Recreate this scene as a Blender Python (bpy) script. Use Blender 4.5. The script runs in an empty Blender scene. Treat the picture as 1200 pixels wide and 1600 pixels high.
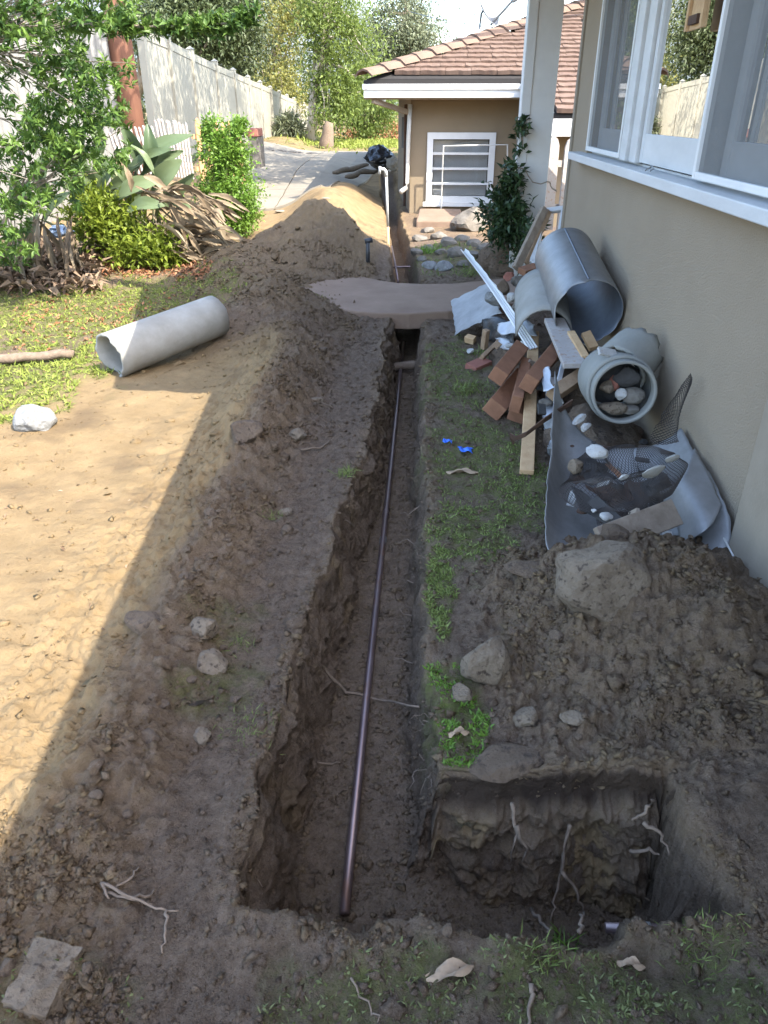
import bpy, bmesh, math, random
import numpy as np
from mathutils import Vector, Matrix, noise as mnoise
random.seed(7); RNG = np.random.default_rng(11)
SC = bpy.context.scene; COL = SC.collection

# ------------------------------------------------------------------ camera
H = 1.6; PITCH = math.radians(28.6); YAW = math.radians(3.06); FPX = 1150.0
cam = bpy.data.cameras.new('camera'); cam.sensor_fit = 'VERTICAL'; cam.sensor_height = 36.0
cam.lens = FPX / 1600.0 * 36.0; cam.clip_start = 0.05; cam.clip_end = 2000
co = bpy.data.objects.new('camera', cam); COL.objects.link(co)
co.location = (0, 0, H); co.rotation_euler = (math.pi / 2 - PITCH, 0, YAW); SC.camera = co

# ------------------------------------------------------------------ sky and sun
SUN = Vector((0.72, -0.55, 1.0)).normalized()          # towards the sun
w = bpy.data.worlds.new('World'); SC.world = w; w.use_nodes = True
nt = w.node_tree; nt.nodes.clear()
sky = nt.nodes.new('ShaderNodeTexSky'); sky.sky_type = 'NISHITA'; sky.sun_disc = False
sky.sun_elevation = math.asin(SUN.z); sky.sun_rotation = math.atan2(SUN.x, SUN.y)
sky.air_density = 1.0; sky.dust_density = 2.0; sky.ozone_density = 1.0
bg = nt.nodes.new('ShaderNodeBackground'); bg.inputs[1].default_value = 0.15
wo = nt.nodes.new('ShaderNodeOutputWorld')
nt.links.new(sky.outputs[0], bg.inputs[0]); nt.links.new(bg.outputs[0], wo.inputs[0])
sl = bpy.data.lights.new('sun', 'SUN'); sl.energy = 2.0; sl.angle = math.radians(0.3); sl.color = (1.0, 0.94, 0.84)
so = bpy.data.objects.new('sun', sl); COL.objects.link(so); so.location = (8, -6, 12)
so.rotation_euler = SUN.to_track_quat('Z', 'Y').to_euler()
SC.view_settings.view_transform = 'Standard'; SC.view_settings.look = 'None'
SC.view_settings.exposure = 2.8; SC.view_settings.gamma = 1.0
SC.view_settings.use_curve_mapping = False
SC.cycles.max_bounces = 6; SC.cycles.diffuse_bounces = 3; SC.cycles.transparent_max_bounces = 12
SC.cycles.use_denoising = True

# ------------------------------------------------------------------ placing helpers (photo pixel + known distance -> place)
_f = Vector((-math.sin(YAW) * math.cos(PITCH), math.cos(YAW) * math.cos(PITCH), -math.sin(PITCH)))
_r = Vector((math.cos(YAW), math.sin(YAW), 0)); _u = _r.cross(_f)
def ray(px, py): return _f + _r * ((px - 600) / FPX) + _u * ((800 - py) / FPX)
def atz(px, py, z=0.0): d = ray(px, py); return Vector((0, 0, H)) + d * ((z - H) / d.z)
def aty(px, py, Y): d = ray(px, py); return Vector((0, 0, H)) + d * (Y / d.y)
def atx(px, py, X): d = ray(px, py); return Vector((0, 0, H)) + d * (X / d.x)
def gnd(px, py, lift=0.0):                                # where the pixel's ray meets the ground
    z = 0.0
    for _ in range(12): p = atz(px, py, z); z = 0.5 * z + 0.5 * gz(p.x, p.y)
    p = atz(px, py, z); return Vector((p.x, p.y, z + lift))

# ------------------------------------------------------------------ noise
def _h(ix, iy, s):
    n = (ix.astype(np.int64) * 374761393 + iy.astype(np.int64) * 668265263 + s * 974634777) & 0x7fffffff
    n = ((n ^ (n >> 13)) * 1274126177) & 0x7fffffff
    return (n ^ (n >> 16)) & 0x7fffffff
def pn(x, y, s=0):
    x = np.asarray(x, float); y = np.asarray(y, float)
    ix = np.floor(x); iy = np.floor(y); fx = x - ix; fy = y - iy
    u = fx * fx * fx * (fx * (fx * 6 - 15) + 10); v = fy * fy * fy * (fy * (fy * 6 - 15) + 10)
    def g(dx, dy):
        a = _h(ix + dx, iy + dy, s) * (2 * math.pi / 0x7fffffff)
        return np.cos(a) * (fx - dx) + np.sin(a) * (fy - dy)
    return ((g(0, 0) * (1 - u) + g(1, 0) * u) * (1 - v) + (g(0, 1) * (1 - u) + g(1, 1) * u) * v) * 1.5
def fbm(x, y, sc, o=4, s=0, gain=0.5):
    r = 0; a = 1.0; f = sc
    for i in range(o): r = r + a * pn(x * f + 17.3 * i, y * f - 9.1 * i, s + i); a *= gain; f *= 2.03
    return r
def S(a, b, x): t = np.clip((np.asarray(x, float) - a) / (b - a), 0, 1); return t * t * (3 - 2 * t)

# ------------------------------------------------------------------ mesh helpers
WPOS = {}
def mesh_np(name, V, Fs, smooth=False):
    """V (n,3) array, Fs array (m,k) or list of arrays of faces"""
    me = bpy.data.meshes.new(name); V = np.asarray(V, np.float32)
    if isinstance(Fs, np.ndarray): Fs = [Fs]
    idx = np.concatenate([f.reshape(-1) for f in Fs]).astype(np.int32)
    tot = np.concatenate([np.full(len(f), f.shape[1], np.int32) for f in Fs])
    st = np.concatenate([[0], np.cumsum(tot)[:-1]]).astype(np.int32)
    me.vertices.add(len(V)); me.vertices.foreach_set('co', V.reshape(-1))
    me.loops.add(len(idx)); me.loops.foreach_set('vertex_index', idx)
    me.polygons.add(len(tot)); me.polygons.foreach_set('loop_start', st); me.polygons.foreach_set('loop_total', tot)
    if smooth: me.polygons.foreach_set('use_smooth', np.ones(len(tot), bool))
    me.update(calc_edges=True); me.validate(); return me
def wpos(o): return WPOS.get(o.name, Vector((0, 0, 0)))
def link(name, me, m=None, parent=None, loc=None, label=None, cat=None, group=None, kind=None):
    o = bpy.data.objects.new(name, me); COL.objects.link(o)
    if m is not None and me is not None and len(me.materials) == 0: me.materials.append(m)
    loc = Vector(loc) if loc is not None else Vector((0, 0, 0))
    WPOS[o.name] = loc.copy()
    if parent: o.parent = parent; o.location = loc - wpos(parent)
    else: o.location = loc
    if label: o['label'] = label
    if cat: o['category'] = cat
    if group: o['group'] = group
    if kind: o['kind'] = kind
    return o
def mk(name, V, F, m, parent=None, smooth=False, loc=None, **k):
    """world-space vertices -> an object with its origin at its base (or centre for a part)"""
    V = np.array([tuple(v) for v in V], float)
    if loc is None: loc = (V[:, 0].mean(), V[:, 1].mean(), V[:, 2].min())
    me = bpy.data.meshes.new(name); me.from_pydata((V - np.array(loc)).tolist(), [], [tuple(f) for f in F])
    if smooth: me.polygons.foreach_set('use_smooth', np.ones(len(me.polygons), bool))
    me.update(); return link(name, me, m, parent, loc, **k)
def root(name, loc, label, cat, group=None):
    return link(name, None, None, None, loc, label, cat, group)
def bev(o, wd=0.004, seg=2):
    b = o.modifiers.new('bevel', 'BEVEL'); b.width = wd; b.segments = seg; b.limit_method = 'ANGLE'; return o
BOXF = [(0, 3, 2, 1), (4, 5, 6, 7), (0, 1, 5, 4), (1, 2, 6, 5), (2, 3, 7, 6), (3, 0, 4, 7)]
def box(x0, x1, y0, y1, z0, z1):
    return [(x0, y0, z0), (x1, y0, z0), (x1, y1, z0), (x0, y1, z0), (x0, y0, z1), (x1, y0, z1), (x1, y1, z1), (x0, y1, z1)], list(BOXF)
def join(*parts):
    V = []; F = []
    for v, f in parts:
        n = len(V); V += [tuple(a) for a in v]; F += [tuple(i + n for i in q) for q in f]
    return V, F
def beam(p0, p1, wd, th, up=(0, 0, 1), seg=1, jag=0.0):
    """board from p0 to p1: wd across, th along up"""
    p0 = Vector(p0); p1 = Vector(p1); d = (p1 - p0).normalized(); up = Vector(up)
    sx = d.cross(up)
    if sx.length < 1e-4: sx = d.cross(Vector((1, 0, 0)))
    sx.normalize(); uz = sx.cross(d)
    V = []; F = []
    for k in range(seg + 1):
        c = p0.lerp(p1, k / seg)
        for a, b in ((-1, -1), (1, -1), (1, 1), (-1, 1)):
            q = c + sx * (a * wd / 2) + uz * (b * th / 2)
            if jag and k in (0, seg): q = q + d * random.uniform(-jag, jag)
            V.append(q)
        if k:
            b0 = (k - 1) * 4; b1 = k * 4
            for i in range(4): j = (i + 1) % 4; F.append((b0 + i, b0 + j, b1 + j, b1 + i))
    F.append((3, 2, 1, 0)); n = seg * 4; F.append((n, n + 1, n + 2, n + 3))
    return V, F
def tube(pts, radii, n=8, cap=True, phase=0.0):
    pts = [Vector(p) for p in pts]; k = len(pts)
    if not hasattr(radii, '__len__'): radii = [radii] * k
    V = []; F = []; ref = Vector((0.13, 0.21, 1)).normalized()
    for i in range(k):
        t = (pts[min(i + 1, k - 1)] - pts[max(i - 1, 0)]).normalized()
        a = t.cross(ref)
        if a.length < 0.05: a = t.cross(Vector((1, 0, 0)))
        a.normalize(); b = t.cross(a)
        for j in range(n):
            an = 2 * math.pi * j / n + phase
            V.append(pts[i] + (a * math.cos(an) + b * math.sin(an)) * radii[i])
        if i:
            for j in range(n):
                j2 = (j + 1) % n; F.append(((i - 1) * n + j, (i - 1) * n + j2, i * n + j2, i * n + j))
    if cap: F.append(tuple(range(n - 1, -1, -1))); F.append(tuple((k - 1) * n + j for j in range(n)))
    return V, F
def wob(p0, p1, n, amp, seed=0, sag=0.0):
    """a wandering line between two points"""
    p0 = Vector(p0); p1 = Vector(p1); out = []
    for i in range(n + 1):
        t = i / n; p = p0.lerp(p1, t); e = math.sin(math.pi * t) if 0 < t < 1 else 0
        v = Vector(mnoise.noise_vector(Vector((t * 3.1 + seed * 7.7, seed * 1.3, 0.5)))) * amp * (0.3 + e)
        if i == 0: v *= 0
        out.append(p + v + Vector((0, 0, -sag * e)))
    return out
def rock_mesh(size, seed, sub=3, rough=0.35, flat=0.0):
    bm = bmesh.new(); bmesh.ops.create_icosphere(bm, subdivisions=sub, radius=1.0)
    rs = random.Random(seed); cuts = []
    for _ in range(9):
        n = Vector((rs.gauss(0, 1), rs.gauss(0, 1), rs.gauss(0, 1))).normalized(); cuts.append((n, rs.uniform(0.55, 0.9)))
    for v in bm.verts:
        p = v.co.copy()
        for n, d in cuts:
            e = p.dot(n) - d
            if e > 0: p -= n * e * 0.85
        p *= 1 + rough * 0.35 * mnoise.fractal(p * 1.7 + Vector((seed, 0, 0)), 1.0, 2.0, 4)
        v.co = Vector((p.x * size[0], p.y * size[1], p.z * size[2]))
    me = bpy.data.meshes.new('rock'); bm.to_mesh(me); bm.free()
    return me

# ------------------------------------------------------------------ materials
MAT = {}
def pmat(name, c1, c2=None, scale=6.0, rough=0.8, bump=0.0, bscale=40.0, metal=0.0, spec=0.3, c3=None, stretch=None, detail=6.0, contrast=0.25, bdist=0.01, trans=0.0):
    m = bpy.data.materials.new(name); m.use_nodes = True; t = m.node_tree; N = t.nodes; L = t.links
    b = N['Principled BSDF']; b.inputs['Roughness'].default_value = rough; b.inputs['Metallic'].default_value = metal
    b.inputs['Specular IOR Level'].default_value = spec
    b.inputs['Base Color'].default_value = (*c1, 1)
    tc = N.new('ShaderNodeTexCoord'); mp = N.new('ShaderNodeMapping'); L.new(tc.outputs['Object'], mp.inputs[0])
    if stretch: mp.inputs['Scale'].default_value = stretch
    if c2:
        n = N.new('ShaderNodeTexNoise'); n.inputs['Scale'].default_value = scale; n.inputs['Detail'].default_value = detail
        n.inputs['Roughness'].default_value = 0.65; L.new(mp.outputs[0], n.inputs[0])
        r = N.new('ShaderNodeValToRGB'); e = r.color_ramp.elements
        e[0].position = 0.5 - contrast; e[0].color = (*c1, 1); e[1].position = 0.5 + contrast; e[1].color = (*c2, 1)
        L.new(n.outputs[0], r.inputs[0]); out = r.outputs[0]
        if c3:
            n2 = N.new('ShaderNodeTexNoise'); n2.inputs['Scale'].default_value = scale * 3.7; n2.inputs['Detail'].default_value = 8
            L.new(mp.outputs[0], n2.inputs[0])
            r2 = N.new('ShaderNodeValToRGB'); r2.color_ramp.elements[0].position = 0.56; r2.color_ramp.elements[1].position = 0.68
            L.new(n2.outputs[0], r2.inputs[0])
            mx = N.new('ShaderNodeMix'); mx.data_type = 'RGBA'; L.new(r2.outputs[0], mx.inputs[0]); L.new(out, mx.inputs[6]); mx.inputs[7].default_value = (*c3, 1); out = mx.outputs[2]
        L.new(out, b.inputs['Base Color'])
    if bump:
        n = N.new('ShaderNodeTexNoise'); n.inputs['Scale'].default_value = bscale; n.inputs['Detail'].default_value = 8; n.inputs['Roughness'].default_value = 0.7
        L.new(mp.outputs[0], n.inputs[0])
        bp = N.new('ShaderNodeBump'); bp.inputs['Strength'].default_value = bump; bp.inputs['Distance'].default_value = bdist
        L.new(n.outputs[0], bp.inputs['Height']); L.new(bp.outputs[0], b.inputs['Normal'])
    MAT[name] = m; return m
def leafmat(name, c1, c2, trans=0.35, rough=0.45, spec=0.35):
    """colour varies leaf by leaf through the 'rnd' attribute; light passes through"""
    m = bpy.data.materials.new(name); m.use_nodes = True; t = m.node_tree; N = t.nodes; L = t.links
    b = N['Principled BSDF']; b.inputs['Roughness'].default_value = rough; b.inputs['Specular IOR Level'].default_value = spec
    a = N.new('ShaderNodeAttribute'); a.attribute_name = 'rnd'
    mx = N.new('ShaderNodeMix'); mx.data_type = 'RGBA'; mx.inputs[6].default_value = (*c1, 1); mx.inputs[7].default_value = (*c2, 1)
    L.new(a.outputs['Fac'], mx.inputs[0]); L.new(mx.outputs[2], b.inputs['Base Color'])
    tr = N.new('ShaderNodeBsdfTranslucent'); L.new(mx.outputs[2], tr.inputs[0])
    ms = N.new('ShaderNodeMixShader'); ms.inputs[0].default_value = trans
    L.new(b.outputs[0], ms.inputs[1]); L.new(tr.outputs[0], ms.inputs[2]); L.new(ms.outputs[0], N['Material Output'].inputs[0])
    MAT[name] = m; return m

def soilmat():
    m = bpy.data.materials.new('soil'); m.use_nodes = True; t = m.node_tree; N = t.nodes; L = t.links
    b = N['Principled BSDF']; b.inputs['Roughness'].default_value = 0.95; b.inputs['Specular IOR Level'].default_value = 0.12
    tc = N.new('ShaderNodeTexCoord'); pos = tc.outputs['Object']
    def noise(sc, det=6, ro=0.6):
        n = N.new('ShaderNodeTexNoise'); n.inputs['Scale'].default_value = sc; n.inputs['Detail'].default_value = det; n.inputs['Roughness'].default_value = ro
        L.new(pos, n.inputs[0]); return n.outputs[0]
    def ramp(x, p0, c0, p1, c1):
        r = N.new('ShaderNodeValToRGB'); e = r.color_ramp.elements; e[0].position = p0; e[0].color = (*c0, 1); e[1].position = p1; e[1].color = (*c1, 1)
        L.new(x, r.inputs[0]); return r.outputs[0]
    def mix(f, a, c):
        x = N.new('ShaderNodeMix'); x.data_type = 'RGBA'
        for i, v in ((0, f), (6, a), (7, c)):
            if isinstance(v, tuple): x.inputs[i].default_value = (*v, 1)
            else: L.new(v, x.inputs[i])
        return x.outputs[2]
    a = N.new('ShaderNodeAttribute'); a.attribute_name = 'zone'
    sp = N.new('ShaderNodeSeparateColor'); L.new(a.outputs['Color'], sp.inputs[0])
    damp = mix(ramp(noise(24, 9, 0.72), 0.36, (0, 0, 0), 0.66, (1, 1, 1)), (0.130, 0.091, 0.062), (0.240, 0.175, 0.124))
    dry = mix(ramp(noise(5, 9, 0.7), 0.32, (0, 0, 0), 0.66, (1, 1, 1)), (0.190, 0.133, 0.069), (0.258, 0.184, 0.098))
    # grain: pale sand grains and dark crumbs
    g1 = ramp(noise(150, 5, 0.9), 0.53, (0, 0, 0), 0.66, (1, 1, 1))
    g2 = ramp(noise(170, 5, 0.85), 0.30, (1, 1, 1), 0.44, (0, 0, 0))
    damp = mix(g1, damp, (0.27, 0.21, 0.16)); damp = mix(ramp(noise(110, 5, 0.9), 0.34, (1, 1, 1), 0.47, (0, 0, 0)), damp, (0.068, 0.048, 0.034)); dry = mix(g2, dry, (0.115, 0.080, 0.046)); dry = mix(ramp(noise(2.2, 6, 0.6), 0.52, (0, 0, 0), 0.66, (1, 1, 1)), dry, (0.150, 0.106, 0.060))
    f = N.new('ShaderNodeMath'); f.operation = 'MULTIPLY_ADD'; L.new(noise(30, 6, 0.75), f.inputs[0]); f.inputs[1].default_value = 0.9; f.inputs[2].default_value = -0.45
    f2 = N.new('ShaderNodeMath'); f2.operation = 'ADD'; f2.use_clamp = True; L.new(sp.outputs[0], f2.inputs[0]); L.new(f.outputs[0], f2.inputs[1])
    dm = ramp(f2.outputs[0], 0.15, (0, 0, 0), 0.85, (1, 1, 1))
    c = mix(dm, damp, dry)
    hum_shade = mix(sp.outputs[2], c, (0.052, 0.036, 0.026))
    gr = mix(ramp(noise(22, 8, 0.75), 0.35, (0, 0, 0), 0.6, (1, 1, 1)), (0.085, 0.090, 0.030), (0.15, 0.175, 0.045))
    gf = N.new('ShaderNodeMath'); gf.operation = 'MULTIPLY'; L.new(sp.outputs[1], gf.inputs[0]); L.new(ramp(noise(14, 8, 0.8), 0.38, (0, 0, 0), 0.56, (1, 1, 1)), gf.inputs[1])
    c = mix(gf.outputs[0], hum_shade, gr)
    L.new(c, b.inputs['Base Color'])
    h1 = noise(85, 9, 0.75); h2 = noise(240, 4, 0.7)
    ad = N.new('ShaderNodeMath'); ad.operation = 'MULTIPLY_ADD'; L.new(h2, ad.inputs[0]); ad.inputs[1].default_value = 0.35; L.new(h1, ad.inputs[2])
    bp = N.new('ShaderNodeBump'); bp.inputs['Strength'].default_value = 1.0; bp.inputs['Distance'].default_value = 0.03
    sm_ = N.new('ShaderNodeMath'); sm_.operation = 'MULTIPLY_ADD'; L.new(sp.outputs[0], sm_.inputs[0]); sm_.inputs[1].default_value = -0.4; sm_.inputs[2].default_value = 1.0; sm_.use_clamp = True; L.new(sm_.outputs[0], bp.inputs['Strength'])
    L.new(ad.outputs[0], bp.inputs['Height']); L.new(bp.outputs[0], b.inputs['Normal'])
    MAT['soil'] = m; return m
SOIL = soilmat()
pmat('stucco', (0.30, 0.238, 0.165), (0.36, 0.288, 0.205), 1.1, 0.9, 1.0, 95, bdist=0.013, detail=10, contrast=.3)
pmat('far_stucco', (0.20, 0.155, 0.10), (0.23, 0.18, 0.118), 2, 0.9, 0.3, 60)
pmat('white_paint', (0.56, 0.56, 0.545), (0.66, 0.66, 0.64), 4, 0.5, 0.1, 60)
pmat('worn_paint', (0.44, 0.44, 0.43), (0.60, 0.60, 0.59), 6, 0.55, 0.25, 60, detail=12, contrast=.3, stretch=(1, .35, 1))
pmat('trim_paint', (0.215, 0.178, 0.13), (0.265, 0.22, 0.165), 8, 0.75, 0.2, 70)
pmat('galvanised', (0.17, 0.17, 0.168), (0.30, 0.30, 0.295), 6, 0.5, 0.2, 20, metal=0.55, spec=0.5, detail=12, contrast=0.25)
pmat('zinc_sheet', (0.17, 0.165, 0.158), (0.32, 0.318, 0.31), 5, 0.55, 0.25, 16, metal=0.45, spec=0.5, detail=12, contrast=0.22)
pmat('duct_inside', (0.10, 0.115, 0.14), (0.16, 0.18, 0.21), 10, 0.6, metal=0.5)
pmat('transite', (0.20, 0.188, 0.16), (0.34, 0.335, 0.305), 4, 0.85, 0.2, 60, detail=10)
pmat('grey_tee', (0.19, 0.19, 0.17), (0.27, 0.265, 0.235), 5, 0.85, 0.25, 70, detail=10)
pmat('plaster', (0.30, 0.29, 0.27), (0.46, 0.45, 0.42), 18, 0.9, 0.5, 60, c3=(0.32, 0.29, 0.25))
pmat('redwood', (0.19, 0.088, 0.048), (0.29, 0.145, 0.082), 9, 0.8, 0.5, 60, detail=12, contrast=.2)
pmat('rough_wood', (0.24, 0.155, 0.09), (0.36, 0.25, 0.155), 12, 0.85, 0.5, 60, detail=12, contrast=.2)
pmat('fresh_wood', (0.42, 0.26, 0.13), (0.55, 0.38, 0.21), 14, 0.8, 0.4, 60, detail=12, contrast=.2)
pmat('grey_wood', (0.19, 0.145, 0.105), (0.31, 0.255, 0.195), 14, 0.9, 0.6, 60, detail=12, contrast=.18)
pmat('brown_post', (0.105, 0.045, 0.028), (0.17, 0.078, 0.045), 5, 0.8, 0.4, 30, stretch=(3, 3, 0.4))
pmat('picket_white', (0.30, 0.27, 0.245), (0.39, 0.36, 0.33), 10, 0.8, 0.2, 50, c3=(0.30, 0.21, 0.16))
pmat('picket_tan', (0.38, 0.21, 0.10), (0.48, 0.30, 0.16), 8, 0.8, 0.2, 50)
pmat('vinyl', (0.285, 0.268, 0.215), (0.32, 0.30, 0.24), 2, 0.5)
pmat('corrugated', (0.165, 0.16, 0.148), (0.20, 0.195, 0.18), 3, 0.5)
pmat('bark', (0.16, 0.125, 0.09), (0.30, 0.25, 0.19), 12, 0.95, 0.7, 25, stretch=(2, 2, 0.5))
pmat('pale_bark', (0.34, 0.30, 0.24), (0.48, 0.43, 0.35), 10, 0.95, 0.6, 25, stretch=(2, 2, 0.5))
pmat('root_wood', (0.115, 0.083, 0.058), (0.22, 0.165, 0.12), 30, 0.95, 0.4, 80)
pmat('stone', (0.15, 0.112, 0.076), (0.26, 0.208, 0.15), 14, 0.95, 1.0, 30, c3=(0.075, 0.055, 0.04), bdist=.03)
pmat('earthy_stone', (0.105, 0.072, 0.047), (0.185, 0.135, 0.093), 9, 0.95, 1.0, 24, c3=(0.07, 0.05, 0.036), bdist=.04)
pmat('white_stone', (0.12, 0.12, 0.114), (0.24, 0.24, 0.23), 22, 0.9, 0.6, 50, c3=(0.25, 0.25, 0.25))
pmat('garden_stone', (0.085, 0.072, 0.057), (0.20, 0.182, 0.155), 8, 0.95, 0.5, 30)
pmat('concrete', (0.17, 0.148, 0.112), (0.235, 0.208, 0.162), 1.6, 0.9, 0.2, 40)
pmat('red_concrete', (0.165, 0.110, 0.076), (0.24, 0.172, 0.124), 3, 0.92, 0.4, 50, detail=12)
pmat('brick_red', (0.20, 0.075, 0.055), (0.30, 0.13, 0.09), 9, 0.9, 0.4, 50)
pmat('copper', (0.15, 0.105, 0.10), (0.23, 0.175, 0.17), 10, 0.38, metal=0.7, spec=0.5, c3=(0.21, 0.13, 0.10), stretch=(1, 0.25, 1), contrast=0.18)
pmat('solder', (0.45, 0.45, 0.44), None, rough=0.4, metal=0.8)
pmat('pvc', (0.46, 0.45, 0.41), (0.52, 0.51, 0.47), 8, 0.45)
pmat('pvc_dirty', (0.42, 0.26, 0.15), (0.55, 0.37, 0.22), 12, 0.8)
pmat('black_plastic', (0.02, 0.021, 0.024), (0.04, 0.042, 0.046), 10, 0.45, spec=0.5)
pmat('bag', (0.012, 0.013, 0.015), None, rough=0.3, bump=0.6, bscale=18, spec=0.6)
pmat('rust', (0.05, 0.032, 0.024), (0.11, 0.06, 0.038), 16, 0.85, 0.3, 60)
pmat('lath', (0.035, 0.033, 0.032), (0.08, 0.065, 0.055), 20, 0.7, metal=0.4)
pmat('tarpaper', (0.035, 0.033, 0.031), (0.07, 0.066, 0.062), 12, 0.9, 0.4, 50)
pmat('blue_rubber', (0.03, 0.13, 0.62), (0.045, 0.19, 0.75), 12, 0.45, spec=0.5)
pmat('foil', (0.34, 0.35, 0.365), (0.48, 0.485, 0.50), 12, 0.4, 0.5, 25, metal=0.7)
pmat('burlap', (0.10, 0.082, 0.06), (0.16, 0.13, 0.095), 20, 0.95, 0.5, 60)
pmat('tile', (0.098, 0.063, 0.046), (0.148, 0.098, 0.073), 3, 0.9, 0.5, 25, c3=(0.10, 0.06, 0.045), stretch=(3, 1, 1))
pmat('tile_pale', (0.11, 0.072, 0.053), (0.16, 0.108, 0.082), 3, 0.9, 0.5, 25, stretch=(3, 1, 1))
pmat('ridge_tile', (0.13, 0.085, 0.062), (0.19, 0.13, 0.097), 3, 0.9, 0.4, 25)
pmat('dark_edge', (0.025, 0.023, 0.022), None, rough=0.9)
pmat('interior', (0.10, 0.095, 0.085), (0.16, 0.15, 0.135), 2, 0.9)
pmat('curtain', (0.55, 0.52, 0.47), (0.62, 0.59, 0.53), 2, 0.9)
pmat('pane_backing', (0.50, 0.49, 0.46), (0.58, 0.57, 0.54), 2, 0.9)
pmat('dish_grey', (0.20, 0.205, 0.21), None, rough=0.5)
pmat('dry_leaf', (0.25, 0.175, 0.11), (0.38, 0.29, 0.20), 9, 0.9, 0.2, 40)
pmat('hill', (0.10, 0.12, 0.13), (0.14, 0.155, 0.15), 0.05, 1.0)
pmat('meter', (0.12, 0.125, 0.125), None, rough=0.5)
def glassmat(name, tint, refl=1.45, rough=0.0):
    m = bpy.data.materials.new(name); m.use_nodes = True; t = m.node_tree; N = t.nodes; L = t.links
    N.remove(N['Principled BSDF'])
    tr = N.new('ShaderNodeBsdfTransparent'); tr.inputs[0].default_value = (*tint, 1)
    gl = N.new('ShaderNodeBsdfGlossy'); gl.inputs['Roughness'].default_value = rough
    fr = N.new('ShaderNodeFresnel'); fr.inputs[0].default_value = refl
    ms = N.new('ShaderNodeMixShader'); L.new(fr.outputs[0], ms.inputs[0]); L.new(tr.outputs[0], ms.inputs[1]); L.new(gl.outputs[0], ms.inputs[2])
    L.new(ms.outputs[0], N['Material Output'].inputs[0]); MAT[name] = m
glassmat('glass', (0.75, 0.78, 0.78), 1.9)
glassmat('far_glass', (0.88, 0.89, 0.9), 1.5)
def screenmat():
    m = bpy.data.materials.new('insect_screen'); m.use_nodes = True; t = m.node_tree; N = t.nodes; L = t.links
    b = N['Principled BSDF']; b.inputs['Base Color'].default_value = (0.13, 0.13, 0.125, 1); b.inputs['Roughness'].default_value = 0.7
    tr = N.new('ShaderNodeBsdfTransparent'); ms = N.new('ShaderNodeMixShader'); ms.inputs[0].default_value = 0.55
    L.new(tr.outputs[0], ms.inputs[1]); L.new(b.outputs[0], ms.inputs[2]); L.new(ms.outputs[0], N['Material Output'].inputs[0]); MAT['insect_screen'] = m
screenmat()
leafmat('leaf_shrub', (0.045, 0.095, 0.018), (0.13, 0.21, 0.04), 0.35)
leafmat('leaf_bright', (0.085, 0.17, 0.02), (0.19, 0.31, 0.05), 0.4)
leafmat('leaf_gold', (0.10, 0.15, 0.015), (0.25, 0.30, 0.04), 0.4)
leafmat('leaf_oak', (0.05, 0.07, 0.03), (0.11, 0.135, 0.055), 0.25)
leafmat('leaf_yellow', (0.14, 0.145, 0.035), (0.25, 0.235, 0.065), 0.4)
leafmat('leaf_light', (0.095, 0.14, 0.028), (0.195, 0.245, 0.06), 0.45)
leafmat('leaf_olive', (0.11, 0.13, 0.07), (0.20, 0.22, 0.13), 0.3)
leafmat('leaf_vine', (0.018, 0.038, 0.014), (0.05, 0.085, 0.03), 0.2)
leafmat('grass', (0.10, 0.135, 0.03), (0.23, 0.27, 0.085), 0.3, 0.6, 0.2)
leafmat('weed', (0.095, 0.11, 0.035), (0.20, 0.215, 0.09), 0.3, 0.6, 0.2)
leafmat('lawn', (0.15, 0.19, 0.03), (0.27, 0.30, 0.07), 0.3, 0.6, 0.2)
leafmat('litter', (0.10, 0.065, 0.042), (0.30, 0.215, 0.145), 0.1, 0.9, 0.1)
leafmat('red_litter', (0.22, 0.09, 0.045), (0.38, 0.20, 0.11), 0.1, 0.9, 0.1)
leafmat('paddle', (0.07, 0.105, 0.05), (0.135, 0.175, 0.085), 0.2, 0.45)
leafmat('paddle_dry', (0.15, 0.11, 0.07), (0.33, 0.265, 0.18), 0.15, 0.85, 0.15)

# ================================================================== THE GROUND
CLY = [0, .95, 1.45, 2.0, 3.66, 4.7, 6.5, 7.6, 8.4, 10.7, 13, 17, 22]; CLX = [-.40, -.40, -.41, -.40, -.29, -.29, -.32, -.34, -.37, -.53, -.68, -1.0, -1.3]
CRY = [0, 1.45, 2.0, 3.66, 4.7, 6.5, 8.4, 10.7, 13, 17, 22]; CRX = [.07, .07, .04, .025, .02, .01, -.05, -.22, -.40, -.60, -.9]
def trench_t(x, y, rough=True):
    wx = fbm(x, y, 2.6, 4, 5) * 0.036 if rough else 0
    wy = fbm(x, y, 4.2, 4, 9) * 0.05 if rough else 0
    if rough: wy = wy * (1 - .75 * S(.06, .14, x) * S(1.25, 1.35, y) * S(1.6, 1.5, y))
    X = x + wx; Y = y + wy
    a = np.minimum(np.minimum(X - np.interp(y, CLY, CLX), np.interp(y, CRY, CRX) - X), np.minimum(Y - 1.0, 21 - Y))
    b = np.minimum(np.minimum(X + 0.40, 0.76 - X - 0.22 * (Y - 1.05)), np.minimum(Y - 1.0 - 0.02 * S(.2, .6, X), 1.445 - Y))
    b = b - 0.02 * np.exp(-((X - .62) / .10) ** 2 - ((Y - 1.42) / .10) ** 2) - 0.04 * np.exp(-((X + .38) / .07) ** 2 - ((Y - 1.03) / .07) ** 2); a = a - 0.04 * np.exp(-((X + .38) / .07) ** 2 - ((Y - 1.03) / .07) ** 2)
    t = np.maximum(a, b)
    if rough: t = t + fbm(x, y, 13, 3, 21) * 0.009 * (1 - .85 * S(1.30, 1.36, y) * S(1.56, 1.50, y) * S(.08, .14, x))
    return t
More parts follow.
